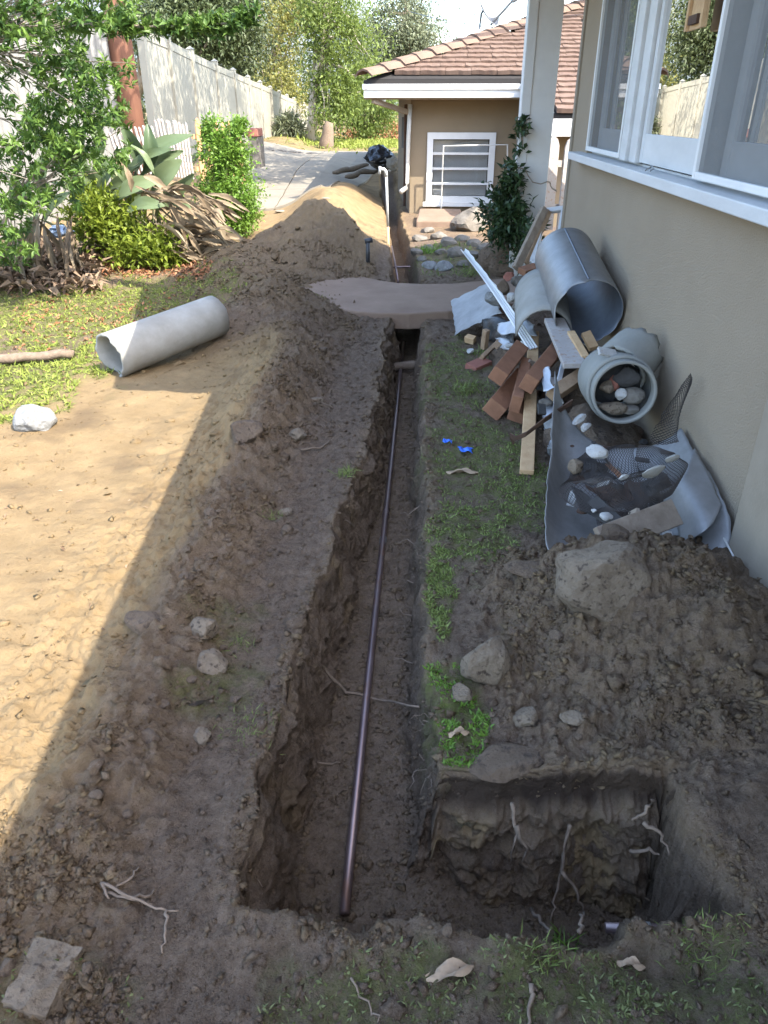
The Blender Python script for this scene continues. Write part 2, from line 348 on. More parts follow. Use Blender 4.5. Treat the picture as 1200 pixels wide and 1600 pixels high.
FLY = [1.0, 1.6, 2.4, 4, 6, 8, 12, 18, 21]; FLZ = [-.38, -.365, -.31, -.30, -.36, -.40, -.34, -.12, .1]
def gau(x, y, cx, cy, rx, ry, h, a=0.0):
    c, s = math.cos(a), math.sin(a); u = ((x - cx) * c + (y - cy) * s) / rx; v = (-(x - cx) * s + (y - cy) * c) / ry
    return h * np.exp(-(u * u + v * v))
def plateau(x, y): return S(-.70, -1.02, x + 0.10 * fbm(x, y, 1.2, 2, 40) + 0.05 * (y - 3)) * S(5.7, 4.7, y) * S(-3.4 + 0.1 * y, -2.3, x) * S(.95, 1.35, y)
def top_h(x, y):
    x = np.asarray(x, float); y = np.asarray(y, float)
    z = 0.5 * S(9.5, 22, y) * np.maximum(S(-.9, -2.6, x), S(17, 24, y)) + 0.28 * S(-3.4, -5.2, x) * S(8, 14, y) - 0.3 * S(30, 50, y)
    z = z + 0.6 * S(60, 200, y)
    z = z + 0.05 * plateau(x, y)
    z = z + gau(x, y, -.82, 2.4, .15, 1.7, .08) + gau(x, y, -.90, 4.3, .22, .9, .15)
    z = z + gau(x, y, -1.32, 6.2, .42, .85, .34) + gau(x, y, -1.75, 5.55, .4, .35, .10)
    z = z + gau(x, y, -1.22, 9.1, .60, 1.15, .66, .12) + gau(x, y, -1.95, 8.3, .6, .8, .24) + gau(x, y, -1.0, 5.3, .25, .45, .11) + gau(x, y, -.85, 8.45, .22, .4, .10) + gau(x, y, -1.6, 10.4, .4, .5, .16) + gau(x, y, -1.75, 7.4, .3, .4, .12) + 0.06 * fbm(x, y, 1.7, 3, 48) * S(5, 6, y) * S(13, 11, y) * S(-.6, -.9, x) * S(-2.6, -2.0, x)
    z = z + gau(x, y, -1.45, 11.9, .55, 1.2, .52, .12) + gau(x, y, -1.45, 14.4, .55, 1.6, .40) + gau(x, y, -1.9, 13.2, .4, .5, .15)
    z = z + gau(x, y, .62, 2.20, .34, .36, .18) - gau(x, y, .60, .96, .20, .08, .06) + gau(x, y, .92, 1.95, .36, .42, .24) + gau(x, y, 1.15, 2.5, .30, .40, .09) + gau(x, y, .85, 1.35, .5, .22, .05)
    z = z + gau(x, y, .45, 9.9, .45, 1.5, .12)
    sm = gau(x, y, -.85, 7.6, .62, .55, 1.0); z = z * (1 - .8 * sm)
    z = z + 0.025 * fbm(x, y, 0.9, 3, 3) * S(30, 10, y)
    return z
def loose(x, y):
    l = S(-.52, -.72, x) * S(6.2, 5.2, y) * S(-1.6, -.9, x) + 0.05 * plateau(x, y)
    l = np.maximum(l, S(.10, .45, gau(x, y, .7, 2.05, .55, .55, 1.0)) * S(.16, .3, x))
    l = np.maximum(l, 0.95 * S(.10, .4, gau(x, y, -1.3, 9.2, 1.0, 4.5, 1.0)) * S(-.42, -.6, x) * S(5, 6, y))
    return np.clip(l, 0, 1)
def ground_full(x, y):
    x = np.asarray(x, float); y = np.asarray(y, float)
    z = top_h(x, y); l = loose(x, y); near = S(14, 6, y)
    t = trench_t(x, y)
    rimk = np.exp(-(np.minimum(t, 0) / 0.09) ** 2) * S(0.05, -0.02, t) * S(16, 8, y)
    z = z + rimk * 0.022 * (0.4 + fbm(x, y, 5, 2, 60))
    cl = fbm(x, y, 9, 4, 70, 0.6); bil = np.abs(pn(x * 26, y * 26, 80)) + 0.6 * np.abs(pn(x * 53, y * 53, 81)) + 0.4 * np.abs(pn(x * 110, y * 110, 82))
    z = z + near * (1 - .6 * plateau(x, y)) * (0.010 * cl + 0.006 * (bil - .4)) + l * near * (0.026 * np.maximum(cl, -.5) + 0.024 * (bil - .45))
    fl = np.interp(y, FLY, FLZ) - 0.06 * S(.0, .28, x) * S(1.56, 1.40, y) + 0.012 * fbm(x, y, 6, 4, 90, 0.6) + 0.004 * (bil - .4)
    k = S(-0.006, 0.065 + 0.025 * pn(x * 2, y * 2, 91) - 0.025 * S(.08, .2, x) * S(1.2, 1.3, y) * S(1.6, 1.5, y), t)
    return z * (1 - k) + fl * k, t, k
GRID = {}
def gz(x, y):                                            # ground height read back from the finished sheet
    X_, Y_, Z_ = GRID['x'], GRID['y'], GRID['z']
    i = min(max(int(np.searchsorted(X_, x)) - 1, 0), len(X_) - 2); j = min(max(int(np.searchsorted(Y_, y)) - 1, 0), len(Y_) - 2)
    u = min(max((x - X_[i]) / (X_[i + 1] - X_[i]), 0), 1); v = min(max((y - Y_[j]) / (Y_[j + 1] - Y_[j]), 0), 1)
    return float((Z_[j, i] * (1 - u) + Z_[j, i + 1] * u) * (1 - v) + (Z_[j + 1, i] * (1 - u) + Z_[j + 1, i + 1] * u) * v)

def seq(*segs):
    out = []
    for a, b, d in segs: out += list(np.linspace(a, b, max(1, int(round((b - a) / d))), endpoint=False))
    return out
def grow(a, lim, d, f):
    out = [a]
    while abs(out[-1]) < lim: out.append(out[-1] + d); d *= f
    return out
xs = seq((-3.4, -1.3, .022), (-1.3, -.5, .010), (-.5, -.22, .0045), (-.22, -.08, .009), (-.08, .14, .0045), (.14, .58, .0065), (.58, .80, .006), (.80, 1.26, .012))
xs = grow(-3.4, 90, -.03, 1.10)[::-1][:-1] + xs + grow(1.26, 90, .03, 1.14)
ys = seq((.25, .92, .013), (.92, 1.08, .0045), (1.08, 1.36, .010), (1.36, 1.40, .004), (1.40, 1.50, .0018), (1.50, 3.0, .010), (3.0, 6.0, .017), (6.0, 10.0, .028), (10.0, 18.0, .06))
ys = [-6, -4, -2.5, -1.4, -.7, -.2, .08] + ys + grow(18.0, 260, .09, 1.085)
xs = np.array(xs); ys = np.array(ys)
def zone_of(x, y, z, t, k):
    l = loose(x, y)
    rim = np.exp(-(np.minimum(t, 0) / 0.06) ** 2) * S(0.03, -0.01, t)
    dry = np.clip(0.95 * plateau(x, y) * S(-.84, -1.08, x + 0.05 * fbm(x, y, 2, 3, 41)) + 0.33 * l + 0.28 * S(7.5, 9, y) * S(-.35, -.7, x) + 0.3 * S(9.6, 10.6, y) * S(-.35, -.7, x) + 0.35 * S(9.5, 11.5, y) + 0.30 * rim, 0, 1)  # dryness plus painted shade: tan stops at the shadow line, sunlit rear mounds lighter
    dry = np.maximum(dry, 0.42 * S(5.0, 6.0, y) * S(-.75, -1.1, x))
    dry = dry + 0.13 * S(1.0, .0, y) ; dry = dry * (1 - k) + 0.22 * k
    hum_shade = S(0.004, 0.03, t) * S(-.15, -.11, z) * S(0.06, .14, x) * S(1.6, 1.5, y) * 0.95 + 0.0 * k  # dark humus band, with the shade of the overhanging lip painted in
    g = np.zeros_like(x)
    def patch(cx, cy, rx, ry, a): return a * S(1.25, .55, np.sqrt(((x - cx) / rx) ** 2 + ((y - cy) / ry) ** 2) + 0.45 * fbm(x, y, 5, 3, 33))
    for q in GRASS_PATCHES: g = np.maximum(g, patch(*q))
    g = g * (1 - k)
    return dry, np.clip(g, 0, 1), np.clip(hum_shade, 0, 1)
# (x, y, half width, half length, strength)
GRASS_PATCHES = [(.13, 1.66, .10, .26, .95), (.22, 2.75, .22, .32, .8), (.30, 3.55, .32, .60, .8), (.20, 4.9, .26, .9, .75), (.5, 3.2, .25, .4, .8), (-1.0, 7.05, .42, .2, .9),
                 (.09, 2.35, .05, .45, .9), (-.05, .86, .22, .10, .7), (.33, .90, .18, .10, .7), (.65, .85, .2, .16, .65), (-.75, .75, .25, .12, .3),
                 (-2.95, 6.6, 1.15, 1.5, 1.0), (-2.75, 4.5, .62, .9, 1.0), (-4.6, 6, 1.6, 3, 1.0), (.3, 9.2, .5, 1.0, .55), (-.2, 34, 5, 9, 1.0), (-7, 40, 12, 14, .8), (-2.2, 30, 2.0, 3, .9), (-.66, 2.05, .12, .16, .4), (-.6, 1.75, .12, .16, .5)]
GX, GY = np.meshgrid(xs, ys); nx_, ny_ = len(xs), len(ys)
Z, T, K = ground_full(GX, GY); GRID.update(x=xs, y=ys, z=Z)
dryLitA, grA, huShadeA = zone_of(GX, GY, Z, T, K)
wall = S(-0.006, 0.014, T) * S(0.12, 0.06, T)
TGy, TGx = np.gradient(T, ys, xs); NX_ = np.abs(TGx) / (np.abs(TGx) + np.abs(TGy) + 1e-6); NX_ = S(.45, .8, NX_); NY_ = S(.55, .2, NX_)
DX = NX_ * wall * (0.018 * fbm(GY, Z * 1.5, 8, 4, 100, .6) + 0.008 * fbm(GY, Z, 45, 3, 101))
DY = NY_ * wall * (0.020 * fbm(GX, Z * 1.3, 7, 4, 102, .6) + 0.030 * np.abs(pn(GX * 11, Z * 11, 106)) + 0.012 * fbm(GX, Z, 40, 3, 103))
pitwall = S(-0.006, 0.006, T) * S(1.30, 1.40, GY) * S(1.50, 1.46, GY) * S(.08, .14, GX) * S(.62, .55, GX)
DY = DY + pitwall * (0.05 * S(-.015, -.03, Z) * S(-.13, -.09, Z) - 0.03 * S(-.10, -.14, Z) * (1 + fbm(GX, Z, 5, 2, 104)))
V = np.stack([GX + DX, GY + DY, Z], -1).reshape(-1, 3)
i0 = (np.arange(ny_ - 1)[:, None] * nx_ + np.arange(nx_ - 1)[None, :]).reshape(-1)
me = mesh_np('ground', V, np.stack([i0, i0 + 1, i0 + nx_ + 1, i0 + nx_], 1), True)
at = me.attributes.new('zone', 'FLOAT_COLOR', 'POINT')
at.data.foreach_set('color', np.stack([dryLitA, grA, huShadeA, np.ones_like(dryLitA)], -1).reshape(-1).astype(np.float32))
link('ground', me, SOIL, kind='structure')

# the cut face of the side pit, seen from the camera: soil in a real vertical face with ledges and lumps
fxs = np.linspace(.06, .70, 190); yy_ = np.linspace(1.36, 1.52, 160)
tt_ = trench_t(np.repeat(fxs[:, None], 160, 1), np.repeat(yy_[None], 190, 0)); rim_ = np.array([yy_[np.argmax(r < 0)] if (r < 0).any() else 1.44 for r in tt_])
rim_ = np.convolve(np.pad(rim_, 6, 'edge'), np.ones(13) / 13, 'valid'); ztop = ground_full(fxs, rim_ + .012)[0] - .006; nz_ = 150
FX = np.repeat(fxs[None], nz_, 0); FD = np.repeat(np.linspace(0, .56, nz_)[:, None], 190, 1); FZ = ztop[None] - FD
lay = FD + .012 * fbm(FX, FD * 0, 6, 3, 150)
out = .004 + .012 * S(0, .02, lay) + .040 * S(.085, .115, lay) + .03 * S(.2, .5, lay)
lump = 0.030 * fbm(FX, FD * 1.2, 7, 4, 151, .55) + 0.030 * np.abs(pn(FX * 13, FD * 13, 152)) + 0.016 * np.abs(pn(FX * 31, FD * 31, 153)) + 0.008 * np.abs(pn(FX * 70, FD * 70, 154)) - .02
FYv = rim_[None] - out - lump * S(.0, .03, FD) * (.35 + .65 * S(.09, .13, lay))
FV = np.stack([FX, FYv, FZ + .01 * fbm(FX, FD, 20, 2, 155) * S(0, .03, FD)], -1).reshape(-1, 3); i0 = (np.arange(nz_ - 1)[:, None] * 190 + np.arange(189)[None]).reshape(-1)
fm = mesh_np('pit_wall', FV, np.stack([i0, i0 + 190, i0 + 191, i0 + 1], 1), True)
fd = np.clip(.32 + .5 * S(-.1, .5, fbm(FX, FD, 5, 4, 156)) * S(.09, .14, lay), 0, 1); fh = .85 * S(.004, .016, lay) * S(.115, .085, lay) + .25 * S(.2, .5, fbm(FX, FD, 4, 3, 157))  # band below the lip darkened: humus colour and painted overhang shade together
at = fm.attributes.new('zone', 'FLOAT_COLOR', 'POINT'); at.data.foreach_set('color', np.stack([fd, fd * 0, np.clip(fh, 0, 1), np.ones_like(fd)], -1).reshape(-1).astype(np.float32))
link('pit_wall', fm, SOIL, kind='structure')

# the left cut face of the main trench
def side_face(name, rimfun, sgn, y0, y1, ny, depth, seed):
    fys = np.linspace(y0, y1, ny); xx = np.linspace(-.12, .12, 160); c0 = rimfun(fys)
    tt = trench_t(c0[:, None] + xx[None], np.repeat(fys[:, None], 160, 1)); ins = tt > 0
    rim = np.array([c0[i] + xx[np.argmax(ins[i])] if sgn > 0 else c0[i] + xx[159 - np.argmax(ins[i][::-1])] for i in range(ny)])
    rim = np.convolve(np.pad(rim, 4, 'edge'), np.ones(9) / 9, 'valid'); zt = ground_full(rim - sgn * .012, fys)[0] - .006; nz = 70
    A = np.repeat(fys[None], nz, 0); Dp = np.repeat(np.linspace(0, depth, nz)[:, None], ny, 1)
    o_ = .004 + .02 * S(0, .04, Dp) + .05 * S(.05, .3, Dp)
    lp = 0.026 * fbm(A, Dp * 1.2, 5, 4, seed, .55) + 0.026 * np.abs(pn(A * 12, Dp * 12, seed + 7)) + 0.014 * np.abs(pn(A * 29, Dp * 29, seed + 8)) + 0.006 * np.abs(pn(A * 66, Dp * 66, seed + 9)) - .016
    V_ = np.stack([rim[None] + sgn * (o_ + lp * S(0, .05, Dp)), A, zt[None] - Dp + .01 * fbm(A, Dp, 18, 2, seed + 5) * S(0, .03, Dp)], -1).reshape(-1, 3)
    i_ = (np.arange(nz - 1)[:, None] * ny + np.arange(ny - 1)[None]).reshape(-1); m_ = mesh_np(name, V_, np.stack([i_, i_ + ny, i_ + ny + 1, i_ + 1], 1), True)
    d_ = np.clip(.06 + .35 * S(0, .6, fbm(A, Dp, 5, 4, seed + 3)) + .2 * S(.03, 0, Dp), 0, 1); h_ = .3 * S(.1, .5, fbm(A, Dp, 3, 3, seed + 4))
    a_ = m_.attributes.new('zone', 'FLOAT_COLOR', 'POINT'); a_.data.foreach_set('color', np.stack([d_, d_ * 0, h_, np.ones_like(d_)], -1).reshape(-1).astype(np.float32))
    link(name, m_, SOIL, kind='structure')
side_face('trench_wall', lambda q: np.interp(q, CLY, CLX), 1, 1.07, 6.4, 620, .40, 170)

# crumbs of loose soil lying on the ground
def crumbs():
    n = 420000; d = 0.75 + 7.5 * RNG.random(n) ** 1.9
    x = -2.6 + 3.9 * RNG.random(n); y = d
    px = np.abs(x + 0.053 * y) / (0.88 * y + .77)
    keep = px < 0.56
    z, t, k = ground_full(x, y); l = loose(x, y)
    rim = np.exp(-(np.minimum(t, 0) / 0.05) ** 2) * S(0.05, -.01, t)
    cl = S(-.1, .5, fbm(x, y, 4, 3, 120))
    dens = 0.06 * (1 - .8 * plateau(x, y)) + 0.8 * l * cl * (1 - 0.9 * plateau(x, y)) + 0.5 * rim * cl + 0.10 * k * (t > .11)
    dens = np.where((t > 0.0) & (t < 0.11), .30, dens)
    keep &= RNG.random(n) < dens
    x, y, z, t, k = x[keep], y[keep], z[keep], t[keep], k[keep]
    if len(x) > 95000: x, y, z, t, k = (q[:95000] for q in (x, y, z, t, k))
    m = len(x); r = 0.0034 * np.exp(0.55 * RNG.standard_normal(m)) * (0.9 + 0.13 * y); r = np.clip(r, .0016, .014)
    bv = np.array([[1, 0, 0], [-1, 0, 0], [0, 1, 0], [0, -1, 0], [0, 0, 1], [0, 0, -1.0]]); bf = np.array([[0, 2, 4], [2, 1, 4], [1, 3, 4], [3, 0, 4], [2, 0, 5], [1, 2, 5], [3, 1, 5], [0, 3, 5]])
    var = bv[None] * (1 + 0.35 * RNG.standard_normal((40, 6, 1))) + 0.3 * RNG.standard_normal((40, 6, 3))
    A = RNG.random(m) * 6.283; c, s = np.cos(A), np.sin(A)
    P = var[RNG.integers(0, 40, m)] * r[:, None, None] * np.stack([1 + .5 * RNG.random(m), np.ones(m), .55 + .4 * RNG.random(m)], 1)[:, None, :]
    Q = np.stack([P[..., 0] * c[:, None] - P[..., 1] * s[:, None] + x[:, None], P[..., 0] * s[:, None] + P[..., 1] * c[:, None] + y[:, None], P[..., 2] + (z + r * .25)[:, None]], -1)
    F = (bf[None] + 6 * np.arange(m)[:, None, None]).reshape(-1, 3)
    me = mesh_np('soil_crumbs', Q.reshape(-1, 3), F, False)
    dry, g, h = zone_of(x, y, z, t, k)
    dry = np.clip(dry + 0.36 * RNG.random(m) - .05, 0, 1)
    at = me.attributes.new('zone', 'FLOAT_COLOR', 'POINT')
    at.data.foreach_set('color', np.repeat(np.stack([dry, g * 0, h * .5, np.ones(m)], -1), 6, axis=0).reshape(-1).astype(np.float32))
    link('soil_crumbs', me, SOIL, label='loose crumbs of soil strewn along the trench and berms', cat='soil', kind='stuff')
crumbs()
def clods():
    n = 9000; y = 0.8 + 8 * RNG.random(n) ** 1.4; x = -2.2 + 3.4 * RNG.random(n)
    z, t, k = ground_full(x, y); l = loose(x, y) * (1 - .8 * plateau(x, y)); keep = (RNG.random(n) < (0.03 + .5 * l * S(-.1, .4, fbm(x, y, 3, 3, 140)))) & (t < -.01)
    x, y, z, t, k = (q[keep][:1100] for q in (x, y, z, t, k)); m = len(x); r = np.clip(.008 * np.exp(.5 * RNG.standard_normal(m)), .005, .032) * (.8 + .1 * y)
    bm = bmesh.new(); bmesh.ops.create_icosphere(bm, subdivisions=2, radius=1); bv = [v.co.copy() for v in bm.verts]; bf = np.array([[v.index for v in f.verts] for f in bm.faces]); bm.free(); nv = len(bv)
    var = np.array([[(v * (1 + .7 * mnoise.noise(v * 1.3 + Vector((s * 9.1, 0, 0))) + .5 * mnoise.noise(v * 3.1 + Vector((s * 5.3, 3, 0)))))[:] for v in bv] for s in range(20)])
    A = RNG.random(m) * 6.283; c, s = np.cos(A), np.sin(A)
    P = var[RNG.integers(0, 20, m)] * r[:, None, None] * np.stack([1 + .6 * RNG.random(m), np.ones(m), .5 + .4 * RNG.random(m)], 1)[:, None, :]
    Q = np.stack([P[..., 0] * c[:, None] - P[..., 1] * s[:, None] + x[:, None], P[..., 0] * s[:, None] + P[..., 1] * c[:, None] + y[:, None], P[..., 2] + z[:, None]], -1)
    me = mesh_np('soil_clods', Q.reshape(-1, 3), (bf[None] + nv * np.arange(m)[:, None, None]).reshape(-1, 3), True)
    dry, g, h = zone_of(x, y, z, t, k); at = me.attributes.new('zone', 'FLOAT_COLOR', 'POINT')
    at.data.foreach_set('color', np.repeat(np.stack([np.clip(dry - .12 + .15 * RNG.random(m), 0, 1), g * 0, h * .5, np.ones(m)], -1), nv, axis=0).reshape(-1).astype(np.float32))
    link('soil_clods', me, SOIL, label='larger lumps of earth broken out of the berms', cat='soil', kind='stuff')
clods()

# ------------------------------------------------------------------ leaves: one mesh of many small bent blades
def leaves(name, P, D, L, Wd, m, parent=None, fold=0.25, curl=0.2, loc=(0, 0, 0), rnd=None, **k):
    """P (n,3) leaf bases, D (n,3) pointing directions, L lengths, Wd widths"""
    P = np.asarray(P, float); D = np.asarray(D, float); n = len(P)
    D = D / (np.linalg.norm(D, axis=1, keepdims=True) + 1e-9)
    L = np.broadcast_to(L, (n,))[:, None]; Wd = np.broadcast_to(Wd, (n,))[:, None]
    R = RNG.standard_normal((n, 3)); R[:, 2] *= 0.4
    Sd = np.cross(D, R * 0.6 + np.array([0, 0, 1.0])); Sd /= (np.linalg.norm(Sd, axis=1, keepdims=True) + 1e-9)
    U = np.cross(Sd, D)
    mid = P + D * L * 0.45
    Vv = np.stack([P, mid + Sd * Wd * .5 + U * Wd * fold, P + D * L - U * L * curl, mid - Sd * Wd * .5 + U * Wd * fold, mid], 1).reshape(-1, 3) - np.array(loc)
    b = 5 * np.arange(n)[:, None]
    F = np.concatenate([b + np.array([[0, 1, 4]]), b + np.array([[1, 2, 4]]), b + np.array([[4, 2, 3]]), b + np.array([[0, 4, 3]])])
    me = mesh_np(name, Vv, F, False)
    a = me.attributes.new('rnd', 'FLOAT', 'POINT')
    rr = RNG.random(n) if rnd is None else np.asarray(rnd)
    a.data.foreach_set('value', np.repeat(rr, 5).astype(np.float32))
    return link(name, me, m, parent, loc, **k)

def grass_points(n, patches, box_=None):
    out = []
    for (cx, cy, rx, ry, a) in patches:
        m = int(n * a)
        x = cx + rx * 1.25 * (2 * RNG.random(m) - 1); y = cy + ry * 1.25 * (2 * RNG.random(m) - 1)
        q = np.sqrt(((x - cx) / rx) ** 2 + ((y - cy) / ry) ** 2) + 0.5 * fbm(x, y, 5, 3, 33)
        kp = (q < 1.0) & (fbm(x, y, 11, 3, 34) > -.12) & (trench_t(x, y) < -0.005)
        out.append(np.stack([x[kp], y[kp]], 1))
    return np.concatenate(out)
def grass(name, pts, L, Wd, m, label, lean=0.9, cat='grass'):
    z = ground_full(pts[:, 0], pts[:, 1])[0]
    n = len(pts); D = np.stack([lean * RNG.standard_normal(n), lean * RNG.standard_normal(n), 0.5 + RNG.random(n)], 1)
    leaves(name, np.stack([pts[:, 0], pts[:, 1], z - .002], 1), D, L * (0.5 + RNG.random(n)), Wd * (0.6 + .8 * RNG.random(n)), MAT[m], fold=.1, curl=.3, label=label, cat=cat, kind='stuff')
GP = GRASS_PATCHES
grass('grass', grass_points(5200, [GP[0]]), .017, .006, 'leaf_bright', 'dense bright green weeds on the right lip of the trench')
grass('grass', np.concatenate([grass_points(6000, GP[1:5] + [GP[6]]), grass_points(2600, [GP[5]])]), .018, .005, 'grass', 'thin mossy grass between the trench and the debris pile')
grass('grass', grass_points(1900, GP[7:11]) , .014, .0045, 'weed', 'sparse low weeds along the near edge of the pit')
grass('grass', grass_points(14000, GP[11:14]), .04, .010, 'lawn', 'sunlit yellow green lawn grass left of the pale pipe')
grass('grass', grass_points(2500, [GP[14]]), .05, .012, 'grass', 'grass growing between the garden stones before the window')
grass('grass', grass_points(9000, [GP[15], GP[17]]), .16, .05, 'lawn', 'short bright lawn at the far end of the yard')

# ================================================================== PATHS
def sheet(name, poly_rows, m, lift=0.0, th=0.0, **k):
    """rows of points left to right, front to back -> slab with thickness"""
    nr = len(poly_rows); nc = len(poly_rows[0]); V = []; F = []
    for r in poly_rows: V += [Vector(p) + Vector((0, 0, lift)) for p in r]
    for i in range(nr - 1):
        for j in range(nc - 1): a = i * nc + j; F.append((a, a + 1, a + nc + 1, a + nc))
    if th:
        n0 = len(V); V += [v - Vector((0, 0, th)) for v in V[:n0]]
        b = [j for j in range(nc)] + [i * nc + nc - 1 for i in range(1, nr)] + [(nr - 1) * nc + j for j in range(nc - 2, -1, -1)] + [i * nc for i in range(nr - 2, 0, -1)]
        for i in range(len(b)): a, c = b[i], b[(i + 1) % len(b)]; F.append((a, a + n0, c + n0, c))
        for i in range(nr - 1):
            for j in range(nc - 1): a = n0 + i * nc + j; F.append((a, a + nc, a + nc + 1, a + 1))
    return mk(name, V, F, m, loc=(0, 0, 0), **k)
# curved red concrete path bridging the trench
fr = [(430, 463), (470, 474), (520, 482), (560, 487), (590, 488.5), (640, 489), (700, 486), (760, 480), (830, 470)]
bk = [(520, 424), (545, 428), (570, 433), (595, 438), (620, 441), (660, 443), (710, 443), (780, 436), (850, 425)]
rows = []
for i in range(7):
    t = i / 6; rows.append([Vector(atz(*fr[j], .07)).lerp(atz(*bk[j], .07), t) + Vector((0, 0, .004 * math.sin(7 * t + j))) for j in range(9)])
bev(sheet('path', rows, MAT['red_concrete'], 0, .14, kind='structure'), .012)
# concrete driveway with joints: separate bays
drows = [(13.2, -3.35, -1.75), (15.4, -3.9, -1.55), (18, -4.35, -1.5), (21, -4.7, -1.3), (24.5, -5.0, -1.1)]
drv = link('driveway', None, None, None, (0, 0, 0), kind='structure')
for i in range(4):
    (y0, a0, b0), (y1, a1, b1) = drows[i], drows[i + 1]
    for half in range(2):
        R_ = []
        for s in range(7):
            t = s / 6; y = y0 + .012 + (y1 - y0 - .024) * t; a = a0 + (a1 - a0) * t; b = b0 + (b1 - b0) * t; c = (a + b) / 2
            l, r = (a, c - .012) if half == 0 else (c + .012, b)
            R_.append([Vector((l + (r - l) * j / 5, y, float(top_h(l + (r - l) * j / 5, y)) + .035)) for j in range(6)])
        o = sheet('driveway_bay', R_, MAT['concrete'], 0, .06); o.parent = drv

# ================================================================== THE HOUSE ON THE RIGHT
WX = 1.22
house = root('house', (WX, 3.0, 0), 'beige stucco house on the right with white casement window and sill', 'house')
OY0, OY1, OZ0 = 1.2, 6.36, 1.33                        # window opening
mk('wall', *join(box(WX, WX + .2, -3, 7.06, -.8, 1.26), box(WX, WX + .2, OY1, 7.06, 1.26, 2.72), box(WX, WX + .2, -3, OY0, 1.26, 2.72), box(WX, WX + .2, OY0, OY1, 2.55, 2.72), box(WX + .2, 6, 6.86, 7.06, -.8, 2.72)), MAT['stucco'], house)
bev(mk('corner_board', *box(WX - .016, WX + .05, 7.0, 7.085, .02, 2.7), MAT['trim_paint'], house), .004)
sill = bev(mk('window_sill', *box(WX - .10, WX + .04, 1.1, 6.62, 1.262, 1.315), MAT['worn_paint'], house), .006)
mk('sill_block', *box(WX + .04, WX + .18, OY0, OY1, 1.262, 1.325), MAT['worn_paint'], house)
# sashes: far screened casement, fixed centre pane, near screened casement
def sash(name, y0, y1, z0, z1, x, fw, bot, m, pane, parent, pname):
    s = mk(name, *join(box(x, x + .035, y0, y0 + fw, z0, z1), box(x, x + .035, y1 - fw, y1, z0, z1), box(x + .002, x + .033, y0 + fw, y1 - fw, z0, z0 + bot), box(x + .002, x + .033, y0 + fw, y1 - fw, z1 - fw, z1)), m, parent)
    bev(s, .003); mk(pname, [(x + .016, y0 + fw, z0 + bot), (x + .016, y1 - fw, z0 + bot), (x + .016, y1 - fw, z1 - fw), (x + .016, y0 + fw, z1 - fw)], [(0, 1, 2, 3)], pane, s)
    return s
ZT = 2.55
sash('casement_screen', 5.22, 6.33, 1.335, ZT, WX - .02, .03, .03, MAT['white_paint'], MAT['insect_screen'], house, 'insect_screen')
sash('casement_screen', 2.45, 3.66, 1.335, ZT, WX - .045, .03, .03, MAT['white_paint'], MAT['insect_screen'], house, 'insect_screen')
sash('casement_screen', 1.22, 2.40, 1.335, ZT, WX - .02, .03, .03, MAT['white_paint'], MAT['insect_screen'], house, 'insect_screen')
sash('window_sash', 3.76, 4.83, 1.335, ZT, WX + .012, .055, .15, MAT['worn_paint'], MAT['glass'], house, 'window_pane')
sash('window_sash', 5.24, 6.30, 1.337, ZT, WX + .06, .08, .15, MAT['worn_paint'], MAT['glass'], house, 'window_pane')
sash('window_sash', 2.48, 3.62, 1.337, ZT, WX + .06, .08, .15, MAT['worn_paint'], MAT['glass'], house, 'window_pane')
bev(mk('window_mullion', *join(box(WX - .01, WX + .1, 4.84, 4.97, 1.33, ZT), box(WX + .006, WX + .1, 4.97, 5.06, 1.33, ZT), box(WX - .016, WX + .1, 5.06, 5.21, 1.33, ZT)), MAT['worn_paint'], house), .004)
bev(mk('window_mullion', *box(WX - .01, WX + .1, 3.67, 3.75, 1.33, ZT), MAT['worn_paint'], house), .004)
# curtains and the dark room behind
def curtain(y0, y1, x):
    n = 90; V = []; F = []
    for i in range(n + 1):
        y = y0 + (y1 - y0) * i / n; xx = x + .03 * math.sin(i * .75) + .012 * math.sin(i * 1.9)
        V += [(xx, y, 1.34), (xx, y, 2.55)]
        if i: F.append((2 * i - 2, 2 * i, 2 * i + 1, 2 * i - 1))
    mk('curtain', V, F, MAT['curtain'], house, True)
curtain(5.26, 6.30, WX + .2); curtain(2.5, 3.2, WX + .2)
mk('room', *join(box(WX + 2.0, WX + 2.1, 0, 6.85, 0, 2.7), box(WX + .21, WX + 2, 0, 6.85, .0, .05), box(WX + .21, WX + 2, 0, 6.85, 2.6, 2.65), box(WX + .21, WX + 2, -.1, 0, 0, 2.7)), MAT['interior'], house)
mk('base_board', *join(box(WX - .05, WX + .02, 1.2, 2.44, .0, 1.255)), MAT['trim_paint'], house)
